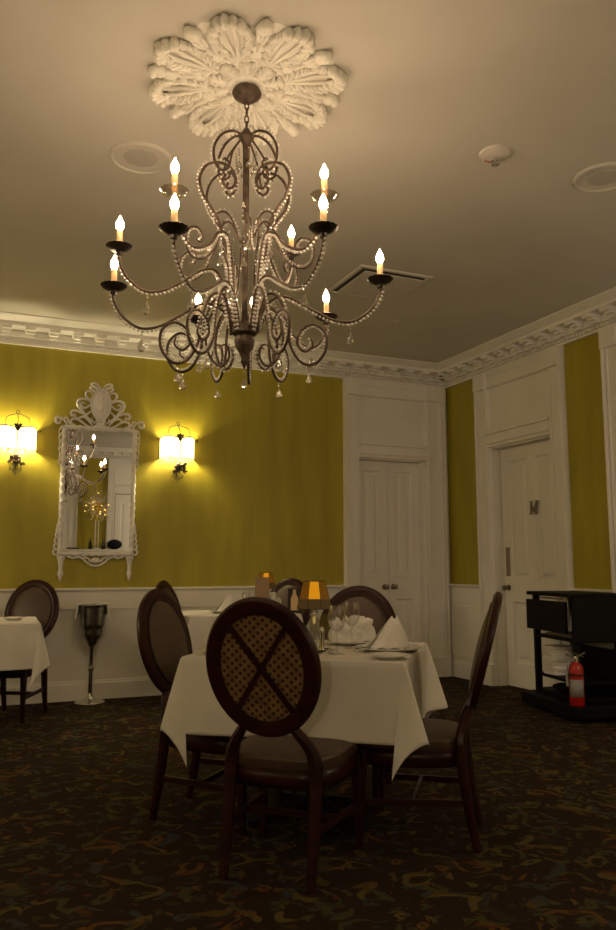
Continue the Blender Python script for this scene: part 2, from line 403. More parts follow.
def base(fn, s0, s1):
    mb = MB()
    pr = [(0, 0), (.03, 0), (.03, .135), (.022, .15), (.022, .158), (.014, .165), (0, .165)]; n = len(pr)
    mb.add([fn(s0, p, z) for p, z in pr] + [fn(s1, p, z) for p, z in pr], [tuple(range(n)), tuple(range(n, 2 * n))] + [(i, (i + 1) % n, n + (i + 1) % n, n + i) for i in range(n)])
    return mb
fb = lambda s, p, z: (s, -p, z)
fr_ = lambda s, p, z: (-p, s, z)
C1 = (-1.255, -.06)        # casing outer limits of the double door
C2 = (-1.885, -.635)
C3 = (-3.45, -2.39)        # next surround on the right wall
S('trim_4', dado(fb, XL, C1[0]), M['white_paint'], 'white panelled dado below the mirror', 'wainscot', smooth=False)
S('trim_5', rail(fb, XL, C1[0]), M['white_paint'], 'white chair rail below the mirror', 'chair rail', smooth=False)
S('baseboard_back', base(fb, XL, C1[0]), M['white_paint'], 'white baseboard behind the wine bucket stand', 'baseboard', smooth=False)
b = dado(fr_, C2[1], -.002); b.v += dado(fr_, C3[1], C2[0]).v and []
k = dado(fr_, C3[1], C2[0]); b.add(k.v, k.f)
for y0, y1 in ((C2[1] + .05, -.06), (C3[1] + .05, C2[0] - .05)):
    for z0, z1 in ((.22, .235), (.72, .735)): b.box((-.022, y0, z0), (-.01, y1, z1))
    for yy in (y0, y1 - .015): b.box((-.022, yy, .22), (-.01, yy + .015, .735))
S('trim_6', b, M['white_paint'], 'white panelled dado on the right wall', 'wainscot', smooth=False)
b = rail(fr_, C2[1], -.002); k = rail(fr_, C3[1], C2[0]); b.add(k.v, k.f)
S('trim_7', b, M['white_paint'], 'white chair rail on the right wall', 'chair rail', smooth=False)
b = base(fr_, C2[1], -.002); k = base(fr_, C3[1], C2[0]); b.add(k.v, k.f); k = base(fr_, YF, C3[0]); b.add(k.v, k.f)
S('baseboard_right', b, M['white_paint'], 'white baseboard on the right wall', 'baseboard', smooth=False)

def surround(fn, o0, o1, i0, i1, dtop, ztop=CRB):
    """door surround: fluted pilasters either side, lintel, transom panel, header up to the cornice"""
    mb = MB()
    def bx(a0, a1, p1, z0, z1, p0=0):
        a0, a1 = min(a0, a1), max(a0, a1)
        p1 = p1 * 1.45 if p1 > .01 else p1
        vs = [fn(s, p, z) for z in (z0, z1) for s, p in ((a0, p0), (a1, p0), (a1, p1), (a0, p1))]
        mb.add(vs, [(0, 3, 2, 1), (4, 5, 6, 7), (0, 1, 5, 4), (1, 2, 6, 5), (2, 3, 7, 6), (3, 0, 4, 7)])
    for a, c in ((o0, i0), (o1, i1)):
        sg = 1 if c > a else -1; w = abs(c - a)
        bx(a, c, .028, 0, ztop)
        bx(a - sg * .003, a + sg * .018, .052, .001, ztop - .001)                    # outer back band
        bx(a + sg * .03, a + sg * .045, .038, .22, ztop - .17)
        bx(c - sg * .035, c - sg * .012, .036, .22, ztop - .17)
        bx(a - sg * .004, c + sg * .001, .056, .0005, .2)                                 # plinth block
        bx(a - sg * .005, c + sg * .002, .057, ztop - .17, ztop - .0015)                      # corner block
    bx(i0, i1, .028, dtop, dtop + .17)                        # lintel
    bx(i0, i1, .045, dtop + .035, dtop + .06); bx(i0, i1, .05, dtop + .13, dtop + .165)
    bx(i0, i1, .008, dtop + .17, ztop - .17)                  # transom panel
    for a0, a1, z0, z1 in ((i0, i0 + .012 if i1 > i0 else i0 - .012, dtop + .17, ztop - .17), (i1 - .012, i1, dtop + .17, ztop - .17)):
        bx(a0, a1, .02, z0, z1)
    bx(i0, i1, .028, ztop - .17, ztop); bx(i0, i1, .04, ztop - .165, ztop - .14); bx(i0, i1, .036, ztop - .06, ztop - .04)
    return mb
S('trim_8', surround(fb, C1[0], C1[1], D1[0], D1[1], D1[2]), M['white_paint'], 'white moulded surround of the double door', 'door surround', smooth=False)
S('trim_9', surround(fr_, C2[0], C2[1], D2[0], D2[1], D2[2]), M['white_paint'], 'white moulded surround of the door marked M', 'door surround', smooth=False)
b = surround(fr_, C3[0], C3[1], C3[0] + .17, C3[1] - .17, D2[2]); b.box((-.006, C3[0] + .17, 0), (0, C3[1] - .17, D2[2]))
S('trim_10', b, M['white_paint'], 'white moulded surround at the right edge', 'door surround', smooth=False)
b = MB().box((-.06, -.02, 0), (-.002, 0, CRB)).box((-.045, -.03, 0), (-.02, -.0, CRB))
S('trim_11', b, M['white_paint'], 'white corner strip beside the double door', 'corner trim', smooth=False)
# jamb linings
b = MB()
b.box((D1[0], .0, 0), (D1[0] + .012, .2, D1[2])).box((D1[1] - .035, 0, 0), (D1[1], .2, D1[2])).box((D1[0], 0, D1[2] - .012), (D1[1], .2, D1[2]))
S('trim_12', b, M['white_paint'], 'white jamb lining of the double door', 'door jamb', smooth=False)
b = MB()
b.box((0, D2[0], 0), (.2, D2[0] + .012, D2[2])).box((0, D2[1] - .012, 0), (.2, D2[1], D2[2])).box((0, D2[0], D2[2] - .012), (.2, D2[1], D2[2]))
S('trim_13', b, M['white_paint'], 'white jamb lining of the door marked M', 'door jamb', smooth=False)

def door_leaf(w, h, panels, t=.04):
    """leaf in local coords: width along x from 0, front face at y=0, thickness +y; panels (x0,x1,z0,z1) sunk with raised field"""
    mb = MB(); xs = sorted({0, w} | {p[0] for p in panels} | {p[1] for p in panels}); zs = sorted({0, h} | {p[2] for p in panels} | {p[3] for p in panels})
    for i in range(len(xs) - 1):
        for j in range(len(zs) - 1):
            cx, cz = (xs[i] + xs[i + 1]) / 2, (zs[j] + zs[j + 1]) / 2
            inp = any(p[0] < cx < p[1] and p[2] < cz < p[3] for p in panels)
            mb.box((xs[i], .022 if inp else 0, zs[j]), (xs[i + 1], t, zs[j + 1]))
    for x0, x1, z0, z1 in panels:
        m_ = .018
        pr = [(0, .002), (.006, .004), (.012, .016), (m_, .021)]
        for (a, ya), (c, yc) in zip(pr[:-1], pr[1:]):
            A = [(x0 + a, ya, z0 + a), (x1 - a, ya, z0 + a), (x1 - a, ya, z1 - a), (x0 + a, ya, z1 - a)]
            B = [(x0 + c, yc, z0 + c), (x1 - c, yc, z0 + c), (x1 - c, yc, z1 - c), (x0 + c, yc, z1 - c)]
            mb.add(A + B, [(k, (k + 1) % 4, 4 + (k + 1) % 4, 4 + k) for k in range(4)])
        # raised centre field
        g = .05
        if x1 - x0 > .14:
            mb.add([(x0 + g, .021, z0 + g), (x1 - g, .021, z0 + g), (x1 - g, .021, z1 - g), (x0 + g, .021, z1 - g),
                    (x0 + g + .02, .010, z0 + g + .02), (x1 - g - .02, .010, z0 + g + .02), (x1 - g - .02, .010, z1 - g - .02), (x0 + g + .02, .010, z1 - g - .02)],
                   [(0, 1, 5, 4), (1, 2, 6, 5), (2, 3, 7, 6), (3, 0, 4, 7), (4, 5, 6, 7)])
    return mb
def knob(parent, x, z, r=.026):
    mb = MB().lathe([(.03, 0), (.03, .004), (.012, .008), (.010, .03), (r * .8, .036), (r, .05), (r * .9, .062), (0, .067)], n=20)
    mb.xf(Matrix.Translation((x, 0, z)) @ Matrix.Rotation(radians(90), 4, 'X'))
    return mb.build('door_knob', M['knob_metal'], parent)
lw = (D1[1] - D1[0] - .047 - .004) / 2
for i in range(2):
    h = D1[2] - .02
    leaf = door_leaf(lw - .002, h, [(.085, lw - .087, .22, .80), (.085, lw - .087, 1.02, h - .10)]).build('door_%d' % (i + 1), M['white_paint'], smooth=False)
    leaf.location = (D1[0] + .014 + i * (lw + .002), .08, .004)
    structure(leaf, 'white panelled %s leaf of the double door' % ('left' if i == 0 else 'right'), 'door')
    knob(leaf, lw - .05 if i == 0 else .05, .925)
dw = D2[1] - D2[0] - .028; h = D2[2] - .02
pn = [(.11, dw / 2 - .05, .22, .80), (dw / 2 + .05, dw - .11, .22, .80), (.11, dw / 2 - .05, 1.0, h - .12), (dw / 2 + .05, dw - .11, 1.0, h - .12)]
door = door_leaf(dw, h, [pn[0], pn[1], pn[2], pn[3]]).build('door_3', M['white_paint'], smooth=False)
door.rotation_euler = (0, 0, radians(-90)); door.location = (.10, D2[1] - .014, .004)
structure(door, 'white panelled door bearing a metal letter M', 'door')
knob(door, .062, .93)
MB().box((.035, -.005, 1.04), (.095, 0, 1.32)).build('push_plate', M['door_metal'], door, smooth=False, bevel=.001)
# letter M, slanted serif shape
b = MB(); cx, cz, hh = .475, 1.62, .125
for x0, x1, w, e in ((-.04, -.034, .022, 0), (.028, .046, .022, .0)):
    b.bar((cx + x0, -.006, cz), (cx + x1, -.006, cz + hh), w, .01)
b.bar((cx - .036, -.007, cz + hh - .008), (cx + .0, -.007, cz + .02), .014, .01); b.bar((cx + .046, -.0075, cz + hh), (cx + .0, -.0075, cz + .02), .010, .01)
for x0, x1, z in ((-.062, -.018, cz), (.008, .052, cz), (-.055, -.02, cz + hh - .008), (.03, .068, cz + hh - .008)): b.box((cx + x0, -.012, z), (cx + x1, -.001, z + .009))
lm = b.build('letter_sign', M['door_metal'], door, smooth=False); lm['label'] = 'dark metal capital letter M'

# reflected wall behind the camera: white pilasters, door, mantel
def ff(s, p, z): return (s, YF + p, z)
b = surround(ff, -4.0, -3.05, -3.85, -3.2, 2.3); b.box((-3.85, YF, 0), (-3.2, YF + .02, 2.3))
S('trim_14', b, M['white_paint'], 'white pilaster left of the reflected green panel', 'pilaster', smooth=False)
b = surround(ff, -2.45, -1.1, -2.30, -1.25, 2.35)
S('trim_15', b, M['white_paint'], 'white door surround reflected in the mirror', 'door surround', smooth=False)
dl = door_leaf(1.03, 2.33, [(.11, .46, .22, .80), (.57, .92, .22, .8), (.11, .46, 1.0, 2.2), (.57, .92, 1.0, 2.2)]).build('door_4', M['white_paint'], smooth=False)
dl.rotation_euler = (0, 0, pi); dl.location = (-1.26, YF + .045, .0); structure(dl, 'white door reflected in the mirror', 'door')
mt = thing('mantel_shelf', 'white mantel reflected at the foot of the mirror', 'mantel', (-2.7, YF, 0))
MB().box((-1.3, 0.06, 1.14), (1.1, .33, 1.19)).box((-1.25, .06, 1.10), (1.05, .29, 1.14)).build('shelf', M['white_paint'], mt, False, bevel=.006)
MB().box((-1.2, .06, .95), (1.0, .24, 1.10)).box((-1.2, .03, 0), (-.9, .24, .95)).box((.7, .03, 0), (1.0, .24, .95)).build('fireplace_surround', M['white_paint'], mt, False, bevel=.006)
ZM = 1.19; YM = YF + .18
# glowing crystal tree centrepiece on tall stems
ct = thing('crystal_tree', 'tall crystal branch centrepiece with tiny golden lights, reflected in the mirror', 'centrepiece', (-2.66, YM, ZM))
b = MB()
for x in (-.03, .03): b.tube([(x, 0, .02), (x, 0, .60)], .010)
b.lathe([(.09, 0), (.09, .015), (.03, .03), (.0, .035)]).build('stand', M['white_paint'], ct)
bb = MB(); cb = MB(); fbm = MB()
for i in range(90):
    a = random.uniform(0, 2 * pi); e = random.uniform(-1.2, 1.5); L_ = random.uniform(.16, .35)
    d = Vector((cos(a) * cos(e), .5 * sin(a) * cos(e), sin(e))); p0 = Vector((0, 0, .90 if e > -.3 else .86)); p1 = p0 + d * L_
    bb.tube([p0, p1], .0022, 4)
    for k in range(3): cb.bead(p0.lerp(p1, .5 + .25 * k) + Vector([random.uniform(-.015, .015) for _ in range(3)]), random.uniform(.010, .018))
    if i % 5 == 0: MB().bead(p0.lerp(p1, random.uniform(.3, 1)), .015).build('fairy_light', M['fairy'], ct)
bb.tube([(0, 0, .58), (0, 0, .9)], .008).build('branches', M['gold'], ct); cb.build('crystal_buds', M['bead'], ct)['kind'] = 'stuff'
for i, (dx, lab) in enumerate(((-.10, 'dark wine bottle left of the crystal tree stems, in the mirror'), (.10, 'dark wine bottle right of the crystal tree stems, in the mirror'))):
    o = MB().lathe([(.036, 0), (.038, .01), (.038, .10), (.03, .135), (.013, .16), (.013, .2), (.015, .2), (.015, .215), (0, .216)], n=16).build('wine_bottle', M['dark_glass'])
    o.location = (-2.66 + dx * 1.3, YM + .06, ZM); tag(o, lab, 'bottle', 'bottles on the reflected mantel')
hb = thing('handbag', 'dark navy handbag on the mantel reflected at lower right of the mirror', 'bag', (-2.30, YM + .02, ZM))
MB().sphere((0, 0, .10), .17, 16, 10, .9, .5, .6).build('bag_body', M['navy'], hb)
MB().tube(spline([(-.08, 0, .14), (-.05, 0, .19), (.05, 0, .19), (.08, 0, .14)]), .008).build('bag_handle', M['navy'], hb)
bd = thing('book', 'flat dark book lying at the left of the reflected mantel', 'book', (-3.12, YM + .02, ZM))
MB().box((-.12, -.08, 0), (.12, .08, .03)).build('cover', M['ink'], bd, False, bevel=.002)

# ---------------------------------------------------------------- ceiling pieces
AX, AY = -3.7152, -4.0727
def medallion():
    """plaster acanthus rosette: eight big curled leaves, lobes between, an inner rosette, all on a thin scalloped disc"""
    mb = MB(); rnd = random.Random(2)
    def finger(r, a, ln, w, h, tilt, z=.012):
        """raised rounded leaflet centred at polar (r,a), pointing along a+tilt"""
        t = a + tilt
        m = Matrix.Translation((r * cos(a), r * sin(a), -z)) @ Matrix.Rotation(t, 4, 'Z') @ Matrix.Rotation(radians(9), 4, 'Y')
        k = MB().sphere((0, 0, 0), 1, 10, 7); k.v = [tuple(m @ Vector((v[0] * ln, v[1] * w * (1 - .25 * v[0]), v[2] * h))) for v in k.v]; mb.add(k.v, k.f)
    def disc(u, v):
        a = 2 * pi * u; out = .375 + .025 * cos(8 * a) + .008 * cos(16 * a)
        return Vector((out * v * cos(a), out * v * sin(a), -.014 * (1 - v ** 8)))
    mb.grid(disc, 160, 20, closed_u=True)
    for i in range(8):
        a0 = 2 * pi * i / 8 + .25
        # curved central rib in two strands
        for sd in (-1, 1):
            mb.tube([Vector((r * cos(a0 + sd * w), r * sin(a0 + sd * w), -.020)) for r, w in ((.15, .02), (.20, .035), (.25, .05), (.30, .07), (.35, .07), (.385, .04))], [.006, .008, .009, .009, .008, .005], 8)
            for j, (r, w, t0) in enumerate(((.19, .16, 1.05), (.235, .20, .95), (.28, .235, .80), (.325, .22, .6), (.365, .16, .42), (.395, .09, .25))):
                for q in range(3):
                    tt = sd * (t0 - .38 * (q - 1)); sc = 1 - .12 * abs(q - 1)
                    rr = r + .012 * (q - 1) + .004 * rnd.uniform(-1, 1); aa = a0 + sd * (w + (1 - q) * .018)
                    finger(rr, aa, .030 * sc, .0095, .015, tt, .016 + .004 * (q == 1))
                    if j > 1: finger(rr + .020, aa + sd * .035 * (1 - j * .12), .013, .0085, .016, tt, .020)
        for w, r, ln in ((0, .418, .034), (-.07, .410, .028), (.07, .410, .028), (-.14, .392, .024), (.14, .392, .024)):
            finger(r, a0 + w, ln, .022, .030, 0, .022)
            finger(r + .014, a0 + w, .018, .014, .020, 0, .040)
        # smaller lobe between two leaves
        a1 = a0 + pi / 8
        finger(.385, a1, .045, .034, .026, 0, .018); finger(.412, a1, .022, .028, .026, 0, .028)
        for w in (-.05, 0, .05): finger(.33, a1 + w, .045, .010, .016, w * 3, .020)
        finger(.27, a1, .05, .008, .014, 0, .018)
    for i in range(10):
        a0 = 2 * pi * i / 10
        finger(.115, a0, .048, .020, .020, 0, .024); finger(.158, a0, .018, .024, .020, 0, .030)
        for sd in (-1, 1):
            for r, w in ((.105, .16), (.132, .17), (.157, .14)): finger(r, a0 + sd * w, .018, .009, .016, sd * .7, .028)
    k = MB().lathe([(.185, 0), (.187, -.012), (.18, -.020), (.172, -.02), (.165, -.014), (.09, -.016), (.085, -.032), (0, -.034)], n=80, wob=.012, lobes=20); mb.add(k.v, k.f)
    return mb
o = medallion().build('ceiling_medallion', M['plaster']); o.location = (AX - .005, AY - .01, ZC)
tag(o, 'large round white plaster medallion of acanthus leaves above the chandelier', 'ceiling medallion')

for (x, y, lab) in ((-4.02, -3.24, 'round ceiling speaker nearest the plaster medallion, left of the chandelier'), (-1.62, -4.05, 'round ceiling speaker cut off by the right edge of the photo')):
    t = thing('ceiling_speaker', lab, 'ceiling speaker', (x, y, ZC), 0, 'round flush ceiling speakers')
    MB().lathe([(.165, 0), (.163, -.008), (.15, -.014), (.143, -.010), (.142, -.004), (.09, -.003), (.085, -.001), (.0, -.001)], n=48).build('speaker_ring', M['ceiling_paint'], t)
    MB().lathe([(.088, -.002), (.086, -.006), (.0, -.009)], n=40).build('speaker_grille', M['speaker_grey'], t)
t = thing('ceiling_sprinkler', 'small round ceiling sprinkler with faded red lettering and a metal centre', 'sprinkler', (-2.33, -4.02, ZC))
MB().lathe([(.083, 0), (.08, -.012), (.06, -.024), (.03, -.028), (0, -.028)], n=36).build('cover_plate', M['ceiling_paint'], t)
MB().lathe([(.02, -.026), (.018, -.045), (.008, -.05), (.008, -.06), (.022, -.062), (.022, -.066), (0, -.067)], n=16, wob=.08, lobes=8).build('sprinkler_head', M['chrome'], t)
b = MB()
for i in range(4): b.cbox((-.028 + .017 * i, .045, -.0268 + .0 * i), (.011, .006, .0035)); b.cbox((-.03 + .017 * i, .045, -.0268), (.004, .02, .0035))
b.build('printed_text', M['red_sign'], t)
t = thing('air_return_panel', 'square recessed access panel in the ceiling, dark gap on two sides', 'ceiling panel', (-1.97, -2.09, ZC))
b = MB(); w = .27
for a0, a1, c0, c1 in ((-w - .03, -w, -w - .03, w + .03), (w, w + .03, -w - .03, w + .03), (-w, w, -w - .03, -w), (-w, w, w, w + .03)): b.box((a0, c0, -.012), (a1, c1, 0))
b.build('panel_frame', M['ceiling_paint'], t, False, bevel=.002)
MB().box((-w, -w, -.002), (w, w, -.0005)).build('gap_shade_sheet', M['gap_shade'], t, False)  # thin dark sheet on the solid ceiling, painted shade for the gap
MB().box((-w + .045, -w + .055, -.012), (w - .006, w - .006, -.004)).build('panel_plate', M['ceiling_paint'], t, False, bevel=.001)
for x, y, lab in ((-4.49, -1.11, 'tiny round cover plate on the ceiling at the left edge'), (-1.39, -1.31, 'tiny round cover plate on the ceiling near the double door')):
    o = MB().lathe([(.045, 0), (.043, -.005), (0, -.007)], n=24).build('cover_plate', M['ceiling_paint']); o.location = (x, y, ZC); tag(o, lab, 'cover plate', 'small ceiling cover plates')

# ---------------------------------------------------------------- chandelier
FH = Vector((sin(YAW), cos(YAW), 0)); RH = Vector((cos(YAW), -sin(YAW), 0))
def cdir(deg): a = radians(deg); return -cos(a) * FH + sin(a) * RH
CH = thing('chandelier', 'large scrolled iron chandelier with candle bulbs and crystal beads under the ceiling medallion', 'chandelier', (AX, AY, ZC))
def cz(z): return z - ZC
def plane(pts, deg, n=7):
    d = cdir(deg); return spline([d * r + Vector((0, 0, cz(z))) for r, z in pts], n)
MB().lathe([(.062, 0), (.066, -.008), (.06, -.022), (.05, -.03), (.03, -.045), (.012, -.052), (.0, -.053)], (0, 0, cz(3.242)), 28).build('canopy', M['bronze'], CH)
b = MB()
for i, zz in enumerate((3.175, 3.145, 3.11, 3.08)):
    ring = [Vector((.009 * cos(a), 0, .02 * sin(a))) for a in [2 * pi * k / 14 for k in range(14)]]
    if i % 2: ring = [Vector((0, p.x, p.z)) for p in ring]
    bb = MB().tube([p + Vector((0, 0, cz(zz))) for p in ring], .003, 6, closed=True)
    b.add(bb.v, bb.f)
b.build('chain', M['bronze'], CH)
MB().lathe([(0, cz(3.07)), (.012, cz(3.065)), (.02, cz(3.05)), (.032, cz(3.035)), (.034, cz(3.02)), (.02, cz(3.0)), (.016, cz(2.98)), (.014, cz(2.9)), (.014, cz(2.2)), (.02, cz(2.18)), (.038, cz(2.165)),
            (.055, cz(2.155)), (.055, cz(2.13)), (.036, cz(2.12)), (.044, cz(2.10)), (.040, cz(2.075)), (.022, cz(2.045)), (.012, cz(2.02)), (.016, cz(2.008)), (.008, cz(1.99)), (0, cz(1.972))], n=24).build('stem', M['bronze'], CH)
def string(path, side, off=.0115, step=.0170, r=.0072):
    """row of faceted beads following a path"""
    mb = MB(); acc = 0; L_ = 0
    for a, c in zip(path[:-1], path[1:]):
        seg = (c - a); l = seg.length
        if l < 1e-6: continue
        t = seg / l; nrm = t.cross(side)
        while acc < l:
            mb.bead(a + t * acc + nrm * off, r * random.uniform(.85, 1.15)); acc += step
        acc -= l
    return mb
cand = [ # angle, radius, pan z, kind
    (-23, .560, 2.36, 0), (36, .560, 2.39, 0), (86, .580, 2.345, 0), (140, .560, 2.335, 0), (-151, .560, 2.345, 0), (-85, .555, 2.315, 0),
    (180, .52, 2.345, 0), (-76, .53, 2.455, 0), (-33, .45, 2.575, 1), (47, .46, 2.585, 1), (155, .45, 2.655, 0)]
for k, (ang, R, zp, kind) in enumerate(cand):
    zt = zp - .175; d = cdir(ang); sd = d.cross(Vector((0, 0, 1))); hump = zt + .10
    pts = [(.05, 2.14), (.065, 2.20), (.11, hump + .0), (.18, hump + .02), (R * .5, zt + .06), (R * .66, zt + .012), (R * .80, zt + .005), (R * .93, zt + .055), (R * .995, zt + .12), (R, zp - .008)]
    path = plane(pts, ang, 6)
    arm = MB().tube(path, .0062, 8).build('arm', M['bronze'], CH)
    string(path, sd).build('bead_strand', M['bead'], arm)
    pan_m = M['dark_iron'] if kind == 0 else M['glass_dish']
    base_p = d * R + Vector((0, 0, cz(zp)))
    pan = MB().lathe([(0, -.03), (.012, -.028), (.014, -.012), (.03, -.006), (.047, .003), (.056, .014), (.054, .015), (.045, .007), (.02, .0), (0, 0)], base_p, 30, .035, 15).build('drip_pan', pan_m, arm)
    MB().lathe([(.0, 0), (.0125, 0), (.0125, .078), (.009, .084), (0, .085)], base_p, 14).build('candle_sleeve', M['candle_sleeve'], arm)
    MB().lathe([(.007, .083), (.013, .092), (.0165, .103), (.0155, .114), (.010, .127), (.0045, .138), (.0008, .147), (0, .149)], base_p, 12).build('candle_bulb', M['bulb'], arm)
# scrolls in radial planes
top_sc = [(.022, 3.035), (.06, 3.045), (.11, 3.02), (.145, 2.955), (.14, 2.885), (.115, 2.855), (.088, 2.862), (.078, 2.89), (.095, 2.91), (.108, 2.895)]
top_in = [(.02, 3.02), (.05, 2.98), (.085, 2.92), (.10, 2.86), (.118, 2.83)]
mid_sc = [(.092, 2.835), (.105, 2.805), (.085, 2.775), (.058, 2.785), (.048, 2.825), (.07, 2.87), (.12, 2.885), (.175, 2.865), (.205, 2.80), (.19, 2.73), (.15, 2.67), (.115, 2.61), (.10, 2.54), (.095, 2.48), (.075, 2.42), (.07, 2.35)]
mid_s2 = [(.02, 2.52), (.05, 2.60), (.09, 2.655), (.135, 2.64), (.14, 2.60), (.115, 2.585), (.10, 2.605)]
out_sc = [(.12, 2.60), (.15, 2.50), (.20, 2.42), (.27, 2.395), (.31, 2.44), (.30, 2.51), (.255, 2.53), (.225, 2.50), (.24, 2.47), (.262, 2.48)]
low_sc = [(.06, 2.13), (.07, 2.23), (.10, 2.30), (.15, 2.28), (.185, 2.18), (.20, 2.07), (.245, 1.995), (.305, 1.985), (.35, 2.04), (.35, 2.115), (.30, 2.155), (.245, 2.13), (.23, 2.075), (.262, 2.04), (.295, 2.06), (.29, 2.095)]
hub_sc = [(.04, 2.12), (.055, 2.22), (.10, 2.26), (.15, 2.20), (.165, 2.10), (.14, 2.02), (.095, 1.99), (.065, 2.03), (.075, 2.08), (.10, 2.08)]
def scroll(name, pts, ang, r=.006, beads=True, br=.0058):
    d = cdir(ang); sd = d.cross(Vector((0, 0, 1))); path = plane(pts, ang, 7); n = len(path)
    rad = [r * (1 if i < n * .85 else .55 + .45 * (n - 1 - i) / (n * .15)) for i in range(n)]
    o = MB().tube(path, rad, 8).build(name, M['bronze'], CH)
    if beads: string(path[4:], sd, -.011, .0165, br).build('bead_strand', M['bead'], o)
for ang in (-70, -116, 70, 116):
    scroll('upper_scroll', top_sc, ang, .006)
    scroll('middle_scroll', mid_sc, ang, .0065)
    scroll('upper_strut', top_in, ang + 30, .0045, False)
for ang in (-60, 0, 60, 120, 180, 240):
    scroll('stem_curl', mid_s2, ang, .0045, True, .004)
    scroll('outer_curl', out_sc, ang + 14, .0045, True, .004)
for ang in (-104, -74, -34, 34, 80, 150, -150, 180):
    scroll('lower_scroll', low_sc, ang, .006)
for ang in (-90, 90, 125, -125):
    scroll('hub_scroll', hub_sc, ang, .0055)
def drop(p, L_=.045, strand=0):
    """teardrop crystal on a short row of beads, p is the attachment point"""
    mb = MB(); z = 0
    for i in range(2 + strand): mb.bead(p + Vector((0, 0, -.008 - z)), .0055); z += .0135
    z += .006
    mb.lathe([(0, 0), (.004, -.008), (.010, -.7 * L_ * .6), (.0155, -.72 * L_), (.014, -.9 * L_), (.006, -L_), (0, -L_ - .001)], p + Vector((0, 0, -z)), 8)
    mb.build('crystal_drop', M['crystal'], CH)
for ang, R, zp in ((86, .58, 2.345), (-85, .555, 2.315), (-76, .53, 2.455), (36, .56, 2.40), (-23, .56, 2.375), (140, .56, 2.335), (-151, .56, 2.345)):
    drop(cdir(ang) * (R * .78) + Vector((0, 0, cz(zp - .18))), .06)
for ang in (-104, -74, -34, 34, 80, 150, -150): drop(cdir(ang) * .28 + Vector((0, 0, cz(1.98))), .045)
drop(Vector((0, 0, cz(1.972))), .05)
for ang in range(0, 360, 45): drop(cdir(ang) * .075 + Vector((0, 0, cz(2.60 - .05 * (ang % 2)))), .05, 9 + (ang // 45 % 2) * 4)
for ang in range(20, 380, 60): drop(cdir(ang) * .045 + Vector((0, 0, cz(2.96))), .04, 2)
for ang in range(10, 370, 60): drop(cdir(ang) * .12 + Vector((0, 0, cz(2.575))), .05, 3)

